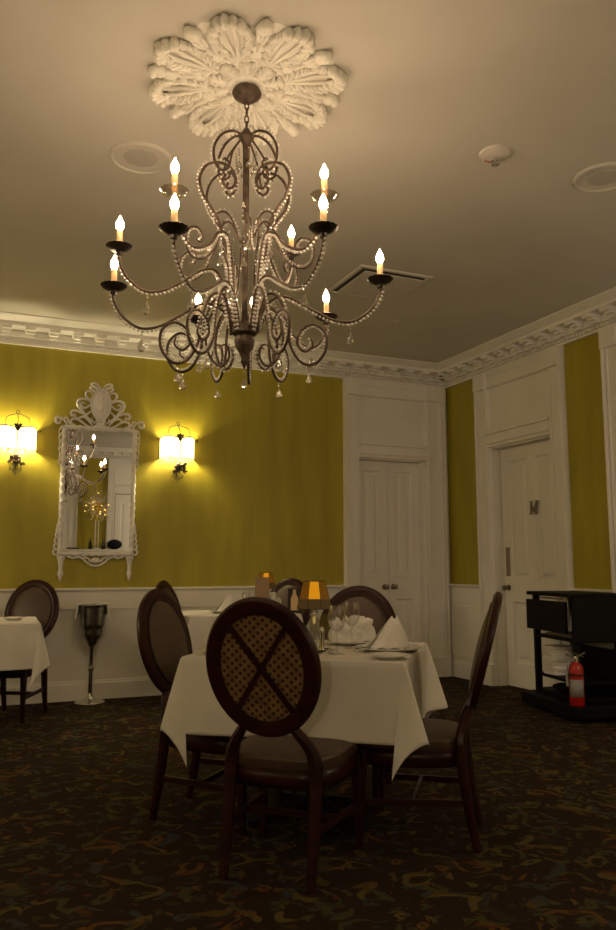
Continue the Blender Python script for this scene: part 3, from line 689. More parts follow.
# ---------------------------------------------------------------- sconces
def sconce(x, label):
    t = thing('wall_sconce', label, 'wall sconce', (x, 0, 2.13), 0, 'lit wall sconces on the olive wall')
    R = .165; D = .125
    def arc(z, dz=0, n=28):   # plan: half ellipse in front of wall, scalloped in height
        return [Vector((-R * cos(pi * i / n), -D * sin(pi * i / n) - .004, z + dz * abs(sin(2 * pi * i / n)))) for i in range(n + 1)]
    H = .185
    def fn(u, v):
        a = pi * u; top = H + .028 * abs(sin(2 * a)) ** .8; bot = -.002 + .012 * abs(sin(2 * a))
        return Vector((-R * .985 * cos(a), -D * .985 * sin(a) - .004, bot + (top - bot) * v))
    MB().grid(fn, 40, 6).build('shade', M['sconce_shade'], t, solid=.0015)
    b = MB()
    b.tube([Vector((-R * cos(pi * i / 40), -D * sin(pi * i / 40) - .004, H + .028 * abs(sin(2 * pi * i / 40)) ** .8)) for i in range(41)], .005, 6)
    b.tube([Vector((-R * cos(pi * i / 40), -D * sin(pi * i / 40) - .004, .012 * abs(sin(2 * pi * i / 40)))) for i in range(41)], .0035, 6)
    for a in (0, pi / 2, pi): b.tube([(-R * cos(a), -D * sin(a) - .004, -.002), (-R * cos(a), -D * sin(a) - .004, H)], .004, 6)
    # top hoops meeting in a loop
    for sx in (-1, 1): b.tube(spline([(sx * R * .62, -D * .7, H + .02), (sx * R * .55, -D * .55, H + .10), (sx * R * .28, -D * .3, H + .13), (0, -.03, H + .145)]), .0035, 6)
    b.tube(spline([(0, -D, H), (0, -D * .95, H + .06), (0, -D * .6, H + .11), (0, -.03, H + .145), (0, -.008, H + .13)]), .0035, 6)
    b.tube([Vector((.014 * cos(a), -.03, H + .159 + .014 * sin(a))) for a in [2 * pi * k / 12 for k in range(12)]], .003, 6, closed=True)
    b.tube([(0, -.005, -.16), (0, -.012, .02), (0, -.012, H)], .006, 8); b.lathe([(.0, -.006), (.03, -.004), (.03, .0), (0, .004)], (0, -.006, -.10), 16)
    # curling side leaves
    for sx in (-1, 1):
        b.tube(spline([(sx * R, -.01, H - .01), (sx * (R + .02), -.02, H + .015), (sx * (R + .03), -.02, H - .0), (sx * (R + .018), -.02, H - .008)]), .004, 6)
        b.tube(spline([(0, -.02, -.03), (sx * .05, -.05, -.02), (sx * .075, -.06, .0), (sx * .055, -.07, .012)]), .004, 6)
    b.build('wire_frame', M['bronze'], t)
    tu = MB()
    for k in range(7):
        a = 2 * pi * k / 7; d = Vector((cos(a), sin(a), 0)); c = Vector((0, -D - .002, H + .005))
        tu.tube(spline([c + Vector((0, 0, -.025)), c + d * .014, c + d * .02 + Vector((0, 0, .018)), c + d * .032 + Vector((0, 0, .034))]), [.004, .007, .009, .010, .010, .010, .009] + [.009] * 18, 6)
    tu.build('tulip_finial', M['bronze'], t)
    fl = MB(); cr = MB(); rnd = random.Random(int(x * 100))
    for k in range(22):
        a = rnd.uniform(0, 2 * pi); rr = rnd.uniform(.0, .055)
        rr *= 1.4; p = Vector((rr * cos(a), -.055 - .4 * abs(rr * sin(a)), -.065 + rnd.uniform(-.05, .035)))
        fl.sphere(p, rnd.uniform(.009, .017), 8, 5)
        for q in range(3): aa = rnd.uniform(0, 6.28); fl.sphere(p + Vector((cos(aa) * .013, -.006, sin(aa) * .013)), .008, 6, 4, 1, .5)
    fl.build('metal_flowers', M['bronze'], t)
    for dx, dz in ((-.045, -.09), (-.02, -.11), (0, -.13), (.022, -.11), (.045, -.095)):
        for q in range(3): cr.bead((dx, -.06, dz - .012 * q), .005)
        cr.lathe([(0, 0), (.003, -.006), (.009, -.03), (.011, -.036), (.006, -.046), (0, -.047)], (dx, -.06, dz - .036), 8)
    cr.build('crystal_drops', M['crystal'], t)
    for sx in (-1, 1):
        MB().lathe([(0, 0), (.011, 0), (.011, .05), (0, .052)], (sx * .07, -.055, .0), 10).build('candle_sleeve', M['candle_sleeve'], t)
        MB().lathe([(.006, .05), (.012, .065), (.013, .08), (.008, .1), (0, .115)], (sx * .07, -.055, .0), 10).build('candle_bulb', M['sconce_bulb'], t)
sconce(-2.995, 'lit sconce with scalloped shade between the mirror and the double door')
sconce(-4.41, 'lit sconce left of the mirror at the left edge of the photo')

# ---------------------------------------------------------------- mirror
MX = -3.71; TILT = radians(.9)
MR = thing('wall_mirror', 'tall mirror in a white carved frame with scrolled crest, between the two sconces', 'mirror', (MX, -.015, 1.27), 0)
MR.rotation_euler = (TILT, 0, radians(-1.0))
GW, GH = .290, 1.08
MB().box((-GW - .01, -.022, -.01), (GW + .01, -.018, GH + .01)).build('mirror_glass', M['mirror'], MR, False)
b = MB().box((-GW - .03, -.018, -.03), (GW + .03, -.0, GH + .03))
b.build('backing_board', M['mirror_frame'], MR, False)
b = MB()
cor = [(-GW - .018, -.018), (GW + .018, -.018), (GW + .018, GH + .018), (-GW - .018, GH + .018)]
for i in range(4):
    p, q = Vector((cor[i][0], -.02, cor[i][1])), Vector((cor[(i + 1) % 4][0], -.02, cor[(i + 1) % 4][1]))
    b.tube([p, q], .020, 10, up=(0, 1, 0))
    L_ = (q - p).length; t = (q - p) / L_; s_ = t.cross(Vector((0, 1, 0)))
    for ph in (0, pi):   # twisted rope strands
        n = int(L_ / .006)
        b.tube([p + t * (L_ * k / n) + (s_ * cos(k * .006 / .022 + ph) + Vector((0, -1, 0)) * sin(k * .006 / .022 + ph)) * .0165 for k in range(n + 1)], .0085, 6)
b.build('rope_moulding', M['mirror_frame'], MR)
def crv(b, pts, r=.008, mirror=True, taper=True, y=-.02):
    """carved scroll given in crop pixels around (318,310)"""
    for sx in ((1, -1) if mirror else (1,)):
        P = spline([((px - 318) * .00134 * sx, y, GH + .022 + (310 - py) * .00150) for px, py in pts], 7)
        n = len(P); b.tube(P, [r * (.55 + .9 * sin(pi * min(1, (i + .5) / n))) if taper else r for i in range(n)], 8)
b = MB()
crv(b, [(308, 85), (275, 85), (248, 75), (245, 62), (262, 60), (285, 72), (306, 82)], .007)
crv(b, [(310, 80), (290, 62), (262, 52), (250, 42), (270, 36), (296, 48), (314, 70)], .007)
crv(b, [(262, 100), (238, 88), (220, 96), (218, 118), (236, 135), (256, 138)], .008)
crv(b, [(262, 160), (232, 142), (200, 136), (176, 144), (166, 166), (176, 190), (200, 215), (222, 240), (248, 258), (285, 282)], .0105)
crv(b, [(262, 150), (248, 170), (222, 188), (200, 190), (186, 172), (196, 158), (210, 166)], .008)
crv(b, [(262, 205), (244, 215), (226, 236), (240, 262), (262, 262), (262, 246)], .008)
crv(b, [(222, 232), (190, 222), (160, 212), (134, 214), (125, 228), (134, 242), (150, 238), (150, 228)], .009)
crv(b, [(150, 238), (165, 258), (198, 246), (222, 250), (252, 278), (268, 296)], .008)
crv(b, [(268, 304), (230, 296), (196, 276), (170, 262), (140, 262), (126, 276), (136, 292), (156, 294)], .008)
crv(b, [(110, 306), (96, 286), (80, 268), (62, 262), (42, 256), (31, 268), (34, 286), (50, 292), (62, 282), (58, 270)], .0095)
crv(b, [(80, 268), (92, 256), (104, 262), (110, 276), (128, 296), (160, 302)], .007)
crv(b, [(298, 268), (300, 290), (296, 312)], .010); crv(b, [(318, 270), (318, 312)], .016, False)
crv(b, [(282, 268), (296, 262), (318, 266)], .008); crv(b, [(340, 288), (360, 300), (380, 306)], .006)
crv(b, [(105, 308), (200, 306), (318, 306)], .009, True, False)
b.build('crest_scrolls', M['mirror_frame'], MR)
b = MB(); oz = GH + .022 + (310 - 165) * .0015
b.sphere((0, -.018, 0), 1, 32, 12, .082, .017, .142).xf(Matrix.Translation((0, 0, oz)))
b.tube([Vector((.085 * cos(a), -.022, oz + .142 * sin(a))) for a in [2 * pi * k / 40 for k in range(40)]], .0085, 8, closed=True)
# low relief figure
b.sphere((0.006, -.036, oz + .055), .020, 12, 8, 1, .5, 1.15); b.sphere((0, -.034, oz - .02), .032, 12, 8, .9, .35, 1.7); b.sphere((-.03, -.033, oz + .0), .012, 8, 6, 1, .5, 3.2)
b.build('oval_cameo', M['mirror_frame'], MR)
b = MB()
for sx in (-1, 1):      # leaf drops down the upper sides and up the lower sides
    for i, z in enumerate((1.06, 1.0, .94, .88, .82, .77)):
        b.tube(spline([(sx * (GW + .03), -.02, z + .05), (sx * (GW + .05 + .006 * (i % 2)), -.026, z + .025), (sx * (GW + .065 - .004 * i), -.02, z - .01), (sx * (GW + .058 - .004 * i), -.02, z - .03)]), [.006, .008, .010, .011, .012, .012, .012, .011] + [.010, .009, .008, .008, .007, .006, .005, .004] + [.004] * 9, 6)
    for i, z in enumerate((-.01, .04, .09, .14, .18, .22)):
        b.tube(spline([(sx * (GW + .03), -.02, z - .02), (sx * (GW + .062 - .004 * i), -.026, z - .012), (sx * (GW + .072 - .006 * i), -.02, z + .015), (sx * (GW + .052 - .005 * i), -.02, z + .03), (sx * (GW + .045 - .004 * i), -.02, z + .02)], 6), .009, 6)
b.build('side_leaves', M['mirror_frame'], MR)
b = MB()
for sx in (-1, 1):
    b.lathe([(.0, .0), (.034, -.002), (.036, -.02), (.026, -.04), (.022, -.075), (.017, -.12), (.020, -.13), (.026, -.15), (.024, -.17), (.012, -.185), (.016, -.195), (.014, -.207), (.0, -.222)], (sx * (GW + .005), -.02, -.035), 14, sy=.6)
    b.tube(spline([(sx * .24, -.02, -.04), (sx * .19, -.02, -.055), (sx * .15, -.02, -.045), (sx * .11, -.02, -.06), (sx * .08, -.02, -.09), (sx * .04, -.02, -.115), (0, -.02, -.125)]), .010, 8)
    b.tube(spline([(sx * .10, -.02, -.045), (sx * .06, -.02, -.06), (sx * .05, -.02, -.08), (sx * .02, -.02, -.085), (sx * .015, -.02, -.065)]), .008, 8)
b.sphere((0, -.02, -.075), .03, 12, 8, 1.4, .5, .9)
b.build('apron_and_feet', M['mirror_frame'], MR)

# ---------------------------------------------------------------- chairs (local: faces +Y, origin on the floor)
def make_chair(label):
    t = thing('dining_chair', label, 'chair', (0, 0, 0), 0, 'oval backed dining chairs')
    SH = .452
    def seat_out(a, k=1.):
        # rounded trapezoid outline
        c, s = cos(a), sin(a); n = 3.6
        x = (abs(c) ** (2 / n)) * (1 if c > 0 else -1); y = (abs(s) ** (2 / n)) * (1 if s > 0 else -1)
        wd = .205 + .035 * (y + 1) / 2
        return Vector((x * wd * k, y * .225 * k - .0, 0))
    b = MB()
    def pad(u, v):
        a = 2 * pi * u
        if v < .5: k = .985 + .03 * sin(v * 2 * pi / 2); z = .385 + .045 * v * 2; return seat_out(a, k) + Vector((0, 0, z))
        w = (v - .5) * 2; k = max(1.015 * cos(w * pi / 2) ** .6, .001); return seat_out(a, k) + Vector((0, 0, .43 + .028 * sin(w * pi / 2)))
    b.grid(pad, 48, 16, closed_u=True).build('seat', M['leather'], t)
    b = MB()
    def apron(u, v): return seat_out(2 * pi * u, .965 if v in (0, 1) else .965) + Vector((0, 0, .325 + .07 * v))
    b.grid(apron, 48, 2, closed_u=True).build('seat_rail', M['mahogany'], t, solid=.025)
    for sx in (-1, 1):
        MB().bar((sx * .205, .185, .385), (sx * .215, .20, 0), .042, .042, .024, .024).build('leg', M['mahogany'], t, bevel=.004)
        P = spline([(sx * .172, -.275, .0), (sx * .172, -.245, .16), (sx * .172, -.222, .34), (sx * .168, -.218, .43), (sx * .145, -.232, .49), (sx * .098, -.262, .555)], 6)
        n = len(P); b = MB(); b.tube(P, [.017 + .009 * sin(pi * i / n) for i in range(n)], 8)
        b.build('leg', M['mahogany'], t)
        MB().bar((sx * .173, -.245, .185), (sx * .21, .19, .175), .016, .026).build('stretcher', M['mahogany'], t, bevel=.002)
    MB().bar((-.19, -.02, .18), (.19, -.02, .18), .026, .016, side=Vector((0, 0, 1))).build('stretcher', M['mahogany'], t, bevel=.002)
    # oval back, reclined
    A, B_ = .196, .236; ZC0 = .775; RC = Matrix.Translation((0, -.322, ZC0)) @ Matrix.Rotation(radians(15), 4, 'X')
    b = MB(); sec = [(-.030, -.016), (-.012, -.022), (.022, -.019), (.032, -.006), (.031, .010), (.012, .020), (-.016, .018), (-.030, .012)]; ns = len(sec)
    def ring(u, v):
        a = 2 * pi * u; k = int(round(v * ns)) % ns; p, q = sec[k]
        return Vector(((A + p) * cos(a), q, (B_ + p) * sin(a)))
    b.grid(ring, 64, ns, closed_u=True).xf(RC).build('back_frame', M['mahogany'], t)
    b = MB()
    def padf(u, v):
        a = 2 * pi * u; r = cos(v * pi / 2); return Vector(((A - .022) * r * cos(a), .006 + .034 * sin(v * pi / 2) ** .8, (B_ - .022) * r * sin(a)))
    b.grid(padf, 48, 10, closed_u=True).xf(RC).build('back_cushion', M['leather'], t)
    MB().tube([Vector(((A - .026) * cos(2 * pi * k / 56), .0205, (B_ - .026) * sin(2 * pi * k / 56))) for k in range(56)], .005, 6, closed=True).xf(RC).build('piping', M['piping'], t)
    pf = MB().lathe([(1, 0), (.6, .002), (0, .003)], n=48); pf.v = [(x * (A - .024), -.006 - z, y * (B_ - .024)) for x, y, z in pf.v]
    o = pf.build('back_fabric', M['fabric'], t); o.matrix_local = RC
    b = MB(); 
    for s_ in (-1, 1): b.bar((s_ * (A - .02) * .66, -.014, (B_ - .02) * .77), (-s_ * (A - .02) * .66, -.014, -(B_ - .02) * .77), .019, .011, side=Vector((1, 0, 0)))
    b.xf(RC).build('cross_bars', M['mahogany'], t)
    return t
E1 = Vector((.788, -.616, 0)); E2 = Vector((.616, .788, 0))
def face(d): return atan2(-d.x, d.y)
def put(first, feet, d, label):
    d = Vector(d).normalized(); loc = Vector(feet) + d * .275; rz = face(d)
    if first is None:
        c = make_chair(label); c.location = loc; c.rotation_euler = (0, 0, rz); return c
    return dup(first, loc, rz, label)
ch0 = put(None, (-3.705, -4.345, 0), (.685, .728, 0), 'oval backed chair nearest the camera, its dotted fabric back crossed by an X')
put(ch0, (-3.80, -3.305, 0), (.72, -.69, 0), 'brown leather oval backed chair at the left side of the nearest table')
put(ch0, (-2.70, -4.235, 0), (-.80, .60, 0), 'oval backed chair seen edge on at the right side of the nearest table')
put(ch0, (-2.775, -3.245, 0), (-.62, -.78, 0), 'brown leather oval backed chair beyond the nearest table, before the double door')
put(ch0, (-3.24, -1.07, 0), (.82, -.57, 0), 'oval backed chair partly hidden behind the near left chair, against the dado')
put(ch0, (-2.13, -.62, 0), (-.72, -.69, 0), 'oval backed chair behind the far table, red rim beside the glowing amber lamps')
put(ch0, (-4.27, -.36, 0), (-.5, -.86, 0), 'oval backed chair behind the table at the left edge of the photo')

# ---------------------------------------------------------------- tables with cloths
ZT = .755
def pedestal(b):
    pass
def make_table(loc, rz, w, d, label):
    t = thing('dining_table', label, 'table', loc, rz, 'cloth covered restaurant tables')
    MB().box((-w / 2 + .01, -d / 2 + .01, ZT - .035), (w / 2 - .01, d / 2 - .01, ZT - .006)).build('tabletop', M['black_wood'], t, False, bevel=.004)
    MB().lathe([(.10, 0), (.04, .03), (.038, .08), (.038, .58), (.10, .64), (.10, .66)], (0, 0, .06), 20).build('pedestal', M['black_wood'], t)
    b = MB()
    for k in range(4):
        a = pi / 4 + k * pi / 2; b.bar((.03 * cos(a), .03 * sin(a), .07), (.33 * cos(a), .33 * sin(a), .025), .06, .05, .05, .03, side=Vector((-sin(a), cos(a), 0)))
    b.build('foot', M['black_wood'], t, bevel=.004)
    return t
def cloth(loc, rz, w, d, dropl, label, seed, amp=.012):
    rnd = random.Random(seed); ph = [rnd.uniform(0, 6.28) for _ in range(12)]
    W, D = w / 2, d / 2; n = 120
    def fn(u, v):
        x = (u * 2 - 1) * (W + dropl); y = (v * 2 - 1) * (D + dropl)
        ex, ey = abs(x) - W, abs(y) - D; sx = 1 if x > 0 else -1; sy = 1 if y > 0 else -1
        rr = .012
        if ex <= 0 and ey <= 0: return Vector((x, y, ZT + .002))
        def hang(e, s_, key, lim=None):
            fold = amp * (e / dropl) * (sin(s_ * 13 + ph[key]) * .6 + sin(s_ * 23 + ph[key + 1]) * .25)
            if lim: fold += .24 * e * math.exp(-((lim - abs(s_)) / .10) ** 2)      # the end panels flare into the corner folds
            return rr * min(1, e / rr) * .6 + fold + .035 * e, -max(0, e - rr * .4)
        if ex > 0 and ey <= 0:
            o, z = hang(ex, y, 0 if sx > 0 else 2, D); return Vector((sx * (W + o), y, ZT + .002 + z))
        if ey > 0 and ex <= 0:
            o, z = hang(ey, x, 4 if sy > 0 else 6); return Vector((x, sy * (D + o), ZT + .002 + z))
        r = sqrt(ex * ex + ey * ey); th = atan2(ey, ex)             # corner fold
        f = sin(2 * th)
        ox, zx = hang(r, sy * D, 0 if sx > 0 else 2, D); oy, zy = hang(r, sx * W, 4 if sy > 0 else 6)
        k = th / (pi / 2)
        # stiff starched corner: ridge at the end panel, point falling back below the table corner
        ux_ = max(0., 1 - 2 * k) ** 1.0
        px = W + ox * ux_ - .10 * r * sin(pi * min(1, max(0, k))) ** 1.5
        py = D + oy * k + .05 * r * f + .10 * r * f * ux_
        return Vector((sx * px, sy * py, ZT + .002 - max(0, r - .005) * (1 - .03 * ux_)))
    b = MB(); b.grid(fn, n, n)
    o = b.build('tablecloth', M['cloth'], solid=.0025, sub=0); o.location = loc; o.rotation_euler = (0, 0, rz)
    tag(o, label, 'tablecloth', 'white tablecloths'); return o
FRc = Vector((-3.125, -4.365, 0)); TW, TD = .975, .90
TC = FRc - E1 * (TW / 2) + E2 * (TD / 2); TR = atan2(E1.y, E1.x)
make_table(TC, TR, TW - .02, TD - .02, 'pedestal table nearest the camera, hidden beneath its white cloth')
cloth(TC, TR, TW - .02, TD - .02, .322, 'white tablecloth hanging in pointed corners on the nearest table', 3)
T2 = Vector((-2.68, -.75, 0))
make_table(T2, 0, .92, .8, 'far table near the back wall, behind the nearest table')
cloth(T2, 0, .92, .8, .30, 'white tablecloth on the far table in front of the dado', 5)
T3 = Vector((-4.74, -1.0, 0))
make_table(T3, radians(-2), .96, .72, 'table cut off by the left edge of the photo')
cloth(T3, radians(-2), .96, .72, .315, 'white tablecloth of the table cut off by the left edge', 9, .02)

# ---------------------------------------------------------------- tableware
ZS = ZT + .0045
def plate(x, y, r, label, z=ZS, name='plate', group='white china plates'):
    o = MB().lathe([(0, .002), (r * .55, .0), (r * .62, .003), (r * .80, .010), (r, .016), (r * 1.0, .019), (r * .97, .0195), (r * .78, .013), (r * .6, .0065), (0, .006)], n=40).build(name, M['china'])
    o.location = (x, y, z); return tag(o, label, 'plate', group)
plate(-2.955, -3.93, .150, 'large dinner plate under the pointed napkin at the right of the nearest table')
plate(-3.105, -4.20, .082, 'small bread plate at the front right corner of the nearest table')
plate(-2.985, -3.60, .115, 'dinner plate under the crumpled napkin at the back of the nearest table')
plate(-2.775, -3.70, .06, 'small plate at the back right corner of the nearest table')
plate(-3.70, -3.74, .10, 'plate at the left corner of the nearest table, beside the near chair back')
plate(-2.78, -.83, .12, 'plate under the pointed napkin on the far table')
plate(-4.42, -1.02, .075, 'small plate on the table at the left edge')
def napkin_tent(x, y, z, rz, h, label, w=.17):
    """pointed folded napkin: stiff layered cone leaning to one side"""
    def fn(u, v):
        a = (u - .5) * 2 * pi * .93; r = w * .5 * (1 - v) ** (1.05 - .2 * v) * (1 + .12 * sin(5 * a + 2 * v)) + .008
        return Vector((r * cos(a) * 1.25 + .034 * v ** .7, r * sin(a) * .6, v * h * (1 - .10 * abs(sin(a))) + .004 * sin(9 * a)))
    b = MB(); b.grid(fn, 40, 14)
    o = b.build('napkin', M['napkin'], solid=.003); o.location = (x, y, z); o.rotation_euler = (0, 0, rz)
    return tag(o, label, 'napkin', 'folded white napkins')
napkin_tent(-2.955, -3.92, ZS + .012, YAW * -1, .145, 'white napkin folded to a point on the right dinner plate of the nearest table', .135)
napkin_tent(-2.76, -.83, ZS + .012, .1, .14, 'white napkin folded to a point on the far table, left of the tan card', .15)
def crumple(x, y, z, w, d, h, label, seed, rz=0):
    rnd = random.Random(seed); k = [rnd.uniform(0, 6.28) for _ in range(8)]
    from mathutils import noise as NZ
    def fn(u, v):
        a = 2 * pi * u; r = sin(v * pi / 2)
        f = 1 + .14 * sin(3 * a + k[0]) + .08 * sin(5 * a + k[1])
        p = Vector((w / 2 * r * f * cos(a), d / 2 * r * f * sin(a), h * cos(v * pi / 2) ** .8))
        q = p * 17 + Vector((seed, k[2], 0))
        ridge = abs(NZ.noise(q)) * 2 - .45; ridge2 = abs(NZ.noise(q * 2.1)) * 2 - .45
        off = (.036 * ridge + .016 * ridge2) * min(1, (1 - r) * 3 + .35)
        n = Vector((cos(a) * r, sin(a) * r, .9)).normalized(); p = p + n * off
        return Vector((p.x, p.y, max(0., p.z)))
    o = MB().grid(fn, 90, 34, closed_u=True).build('napkin', M['napkin'], solid=.002); o.location = (x, y, z); o.rotation_euler = (0, 0, rz)
    return tag(o, label, 'napkin', 'folded white napkins')
crumple(-2.985, -3.60, ZS + .014, .215, .15, .115, 'soft rumpled white napkin on the back plate of the nearest table', 4, -YAW)
crumple(-2.375, -.84, ZS, .19, .12, .17, 'rounded white napkin on the far table, right of the tan card', 8)

def wine_glass(x, y, h, label, rb=.040):
    s_ = h / .21
    t = thing('wine_glass', label, 'glass', (x, y, ZS), 0, 'empty stemmed glasses')
    MB().shell([(.004, .095 * s_), (.018, .10 * s_), (.033, .12 * s_), (rb, .145 * s_), (rb * .98, .165 * s_), (rb * .86, .195 * s_), (rb * .80, .21 * s_), (rb * .78, .21 * s_), (rb * .84, .195 * s_), (rb * .95, .165 * s_), (rb * .96, .145 * s_), (.031, .121 * s_), (.016, .102 * s_), (.0, .098 * s_)], n=28).build('bowl', M['wine_glass'], t)
    MB().lathe([(.0, .0), (.036, 0), (.036, .002), (.012, .005), (.005, .012), (.0038, .04), (.0038, .08 * s_), (.006, .095 * s_)], n=24).build('stem', M['wine_glass'], t)
    return t
wine_glass(-3.235, -3.965, .215, 'empty stemmed glass nearest the amber lamp on the nearest table')
wine_glass(-3.06, -3.765, .22, 'empty stemmed glass before the rumpled napkin, right of the other glass')
wine_glass(-2.605, -.90, .17, 'empty stemmed glass on the far table beside the pointed napkin', .036)

def table_lamp(x, y, s_, label, rz):
    t = thing('candle_lamp', label, 'candle lamp', (x, y, ZS), rz, 'amber shaded table lamps')
    MB().lathe([(.036 * s_, 0), (.038 * s_, .006), (.03 * s_, .014), (.014 * s_, .02), (.012 * s_, .03), (.020 * s_, .045), (.022 * s_, .12 * s_), (.018 * s_, .15 * s_), (.022 * s_, .165 * s_), (.013 * s_, .175 * s_), (.024 * s_, .19 * s_), (.024 * s_, .196 * s_), (0, .196 * s_)], n=10).build('crystal_column', M['crystal'], t, smooth=False)
    MB().lathe([(.012, .197 * s_), (.018 * s_, .199 * s_), (.018 * s_, .225 * s_), (0, .225 * s_)], n=14).build('candle_cup', M['candle_sleeve'], t)
    MB().lathe([(.003, .226 * s_), (.006 * s_, .236 * s_), (.004 * s_, .248 * s_), (0, .26 * s_)], n=8).build('flame', M['tea_light'], t)
    z0, z1, r0, r1 = .185 * s_, .305 * s_, .083 * s_, .052 * s_
    fr = MB()
    for k in range(8):
        a0, a1 = 2 * pi * (k - .5) / 8, 2 * pi * (k + .5) / 8
        q = [Vector((r * cos(a), r * sin(a), z)) for r, a, z in ((r0, a0, z0), (r0, a1, z0), (r1, a1, z1), (r1, a0, z1))]
        m0, m1 = q[0].lerp(q[3], .36), q[1].lerp(q[2], .36)
        MB().add([m0, m1, q[2], q[3]], [(0, 1, 2, 3)]).build('shade_panel', M['mica_lit'] if k == 6 else M['mica_faint_glow'] if k in (5, 7) else M['mica'], t, False, solid=.0012)
        MB().add([q[0], q[1], m1, m0], [(0, 1, 2, 3)]).build('shade_panel', M['mica'], t, False, solid=.0012)
        fr.tube([q[0], q[3]], .0016, 6); fr.tube([q[0], q[1]], .0018, 6); fr.tube([q[3], q[2]], .0016, 6)
        fr.tube([q[3], (0, 0, z1 - .004)], .001, 5)
    fr.tube([(0, 0, .196 * s_), (.05 * s_, 0, .2 * s_)], .001, 5); fr.tube([(.022 * s_, 0, .194 * s_), (r0 * .93, 0, z0 + .012)], .001, 5)
    fr.build('shade_frame', M['bronze'], t)
# turn the lit panel (centre angle 270deg) toward the camera
def rz_to_cam(x, y): d = CAM - Vector((x, y, 0)); return atan2(d.y, d.x) - radians(270)
lx, ly = -3.27, -3.80
table_lamp(lx, ly, 1.04, 'amber candle lamp with panelled shade on a crystal column, on the nearest table', rz_to_cam(lx, ly) )
lx2, ly2 = -2.44, -.93
table_lamp(lx2, ly2, 1.08, 'amber candle lamp behind the tan card on the far table', rz_to_cam(lx2, ly2))

t = thing('card_holder', 'clear upright card stand beside the amber lamp on the nearest table', 'card stand', (-3.215, -3.80, ZS), -YAW + .9)
MB().box((-.05, -.003, .004), (.05, .003, .165)).build('clear_panel', M['wine_glass'], t, False, bevel=.001)
MB().box((-.055, -.025, 0), (.055, .025, .006)).build('stand_foot', M['chrome'], t, False, bevel=.001)
t = thing('pepper_mill', 'slim silver shaker with a dark base between the amber lamp and the glasses', 'shaker', (-3.275, -3.895, ZS))
MB().lathe([(.014, .012), (.012, .02), (.010, .08), (.013, .10), (.009, .112), (0, .118)], n=16).build('shaker_body', M['chrome'], t)
MB().lathe([(0, 0), (.017, 0), (.017, .011), (.013, .015), (0, .015)], n=16).build('shaker_base', M['black_plastic'], t)
t = thing('butter_dish', 'tiny green dish left of the pointed napkin on the nearest table', 'dish', (-3.085, -3.90, ZS))
MB().lathe([(0, .0), (.024, 0), (.032, .012), (.030, .012), (.022, .004), (0, .004)], n=24).build('dish', M['china'], t)
MB().lathe([(0, .012), (.026, .011), (.024, .018), (0, .022)], n=20).build('dish_content', M['green_enamel'], t)
def spoon(x, y, rz, label):
    b = MB(); b.sphere((0, 0, .006), .019, 14, 8, 1, .68, .25); b.tube(spline([(-.015, 0, .006), (-.05, 0, .012), (-.10, 0, .007), (-.15, 0, .005)]), .003, 6, flat=1.2)
    o = b.build('spoon', M['silver']); o.location = (x, y, ZS); o.rotation_euler = (0, 0, rz); return tag(o, label, 'spoon')
spoon(-3.255, -3.945, radians(35), 'silver spoon lying below the amber lamp on the nearest table')
# folded tan card with lettering
t = thing('tent_card', 'tan folded card with dark lettering on the far table', 'menu card', (-2.525, -1.07, ZS), -YAW + .12)
MB().prism([(-.035, 0), (-.028, 0), (.0, .280), (.030, 0), (.037, 0), (.002, .295), (-.002, .295)], 'x', -.058, .058).build('card', M['kraft'], t, False)
# printed word as small pen strokes, on the slanted front
def slant(u, z): return Vector((u, -.0365 * (1 - z / .295) - .0012 - .002, z))
b = MB()

xs = -.036
for i in range(6):
    hgt = .022 if i in (0, 4) else .014
    b.tube([slant(xs, .115), slant(xs, .115 + hgt)], .0014, 5)
    if i != 3: b.tube(spline([slant(xs, .115 + .013), slant(xs + .006, .115 + .013), slant(xs + .007, .12), slant(xs + .003, .115)], 3), .0012, 5)
    xs += .0135
b.tube([slant(-.045, .105), slant(.045, .105)], .0008, 5)
b.build('lettering', M['ink'], t)
# dark framed card with a cream bottle picture
t = thing('table_sign', 'dark framed card with a cream bottle picture, left of the amber lamp', 'table sign', (-2.235, -1.06, ZS), -YAW)
MB().box((-.055, 0, 0), (.055, .012, .20)).build('sign_board', M['ink'], t, False, bevel=.001)
MB().prism([(-.03, .02), (.03, .02), (.03, .12), (.014, .155), (.014, .19), (-.014, .19), (-.014, .155), (-.03, .12)], 'y', -.003, .0).build('bottle_picture', M['candle_sleeve'], t, False)

# ---------------------------------------------------------------- wine bucket stand
t = thing('wine_bucket_stand', 'silver wine bucket on a pedestal stand with white towel, below the mirror', 'wine bucket', (-3.745, -.20, 0))
MB().lathe([(0, 0), (.125, 0), (.125, .01), (.115, .018), (.06, .035), (.035, .05), (.022, .07), (.020, .085), (.0, .085)], n=32).build('base', M['silver'], t)
MB().lathe([(.015, .08), (.017, .09), (.0165, .27), (.0165, .46), (.022, .47), (.035, .475), (.0, .48)], n=16).lathe([(.016, .262), (.026, .272), (.029, .285), (.026, .298), (.016, .308)], n=16).build('pole', M['pewter'], t)
MB().lathe([(.0, .478), (.035, .482), (.05, .51), (.075, .54), (.088, .56), (.09, .575), (.092, .62), (.098, .64), (.096, .64)], n=32).build('holder_cup', M['pewter'], t)
MB().lathe([(.085, .60), (.100, .64), (.104, .66), (.112, .79), (.118, .81), (.122, .815), (.118, .82), (.110, .81), (.105, .79), (.09, .62), (0, .61)], n=36).build('bucket', M['pewter'], t)
def towel(u, v):
    a = radians(230) * (u - .5) + radians(82)
    r = .127 + .02 * v + .005 * sin(u * 34) * v; z = .826 - v * (.085 + .05 * (abs(u - .5) * 2) ** 2)
    return Vector((r * cos(a), r * sin(a), z))
MB().grid(towel, 80, 12).build('towel', M['napkin'], t, solid=.003)

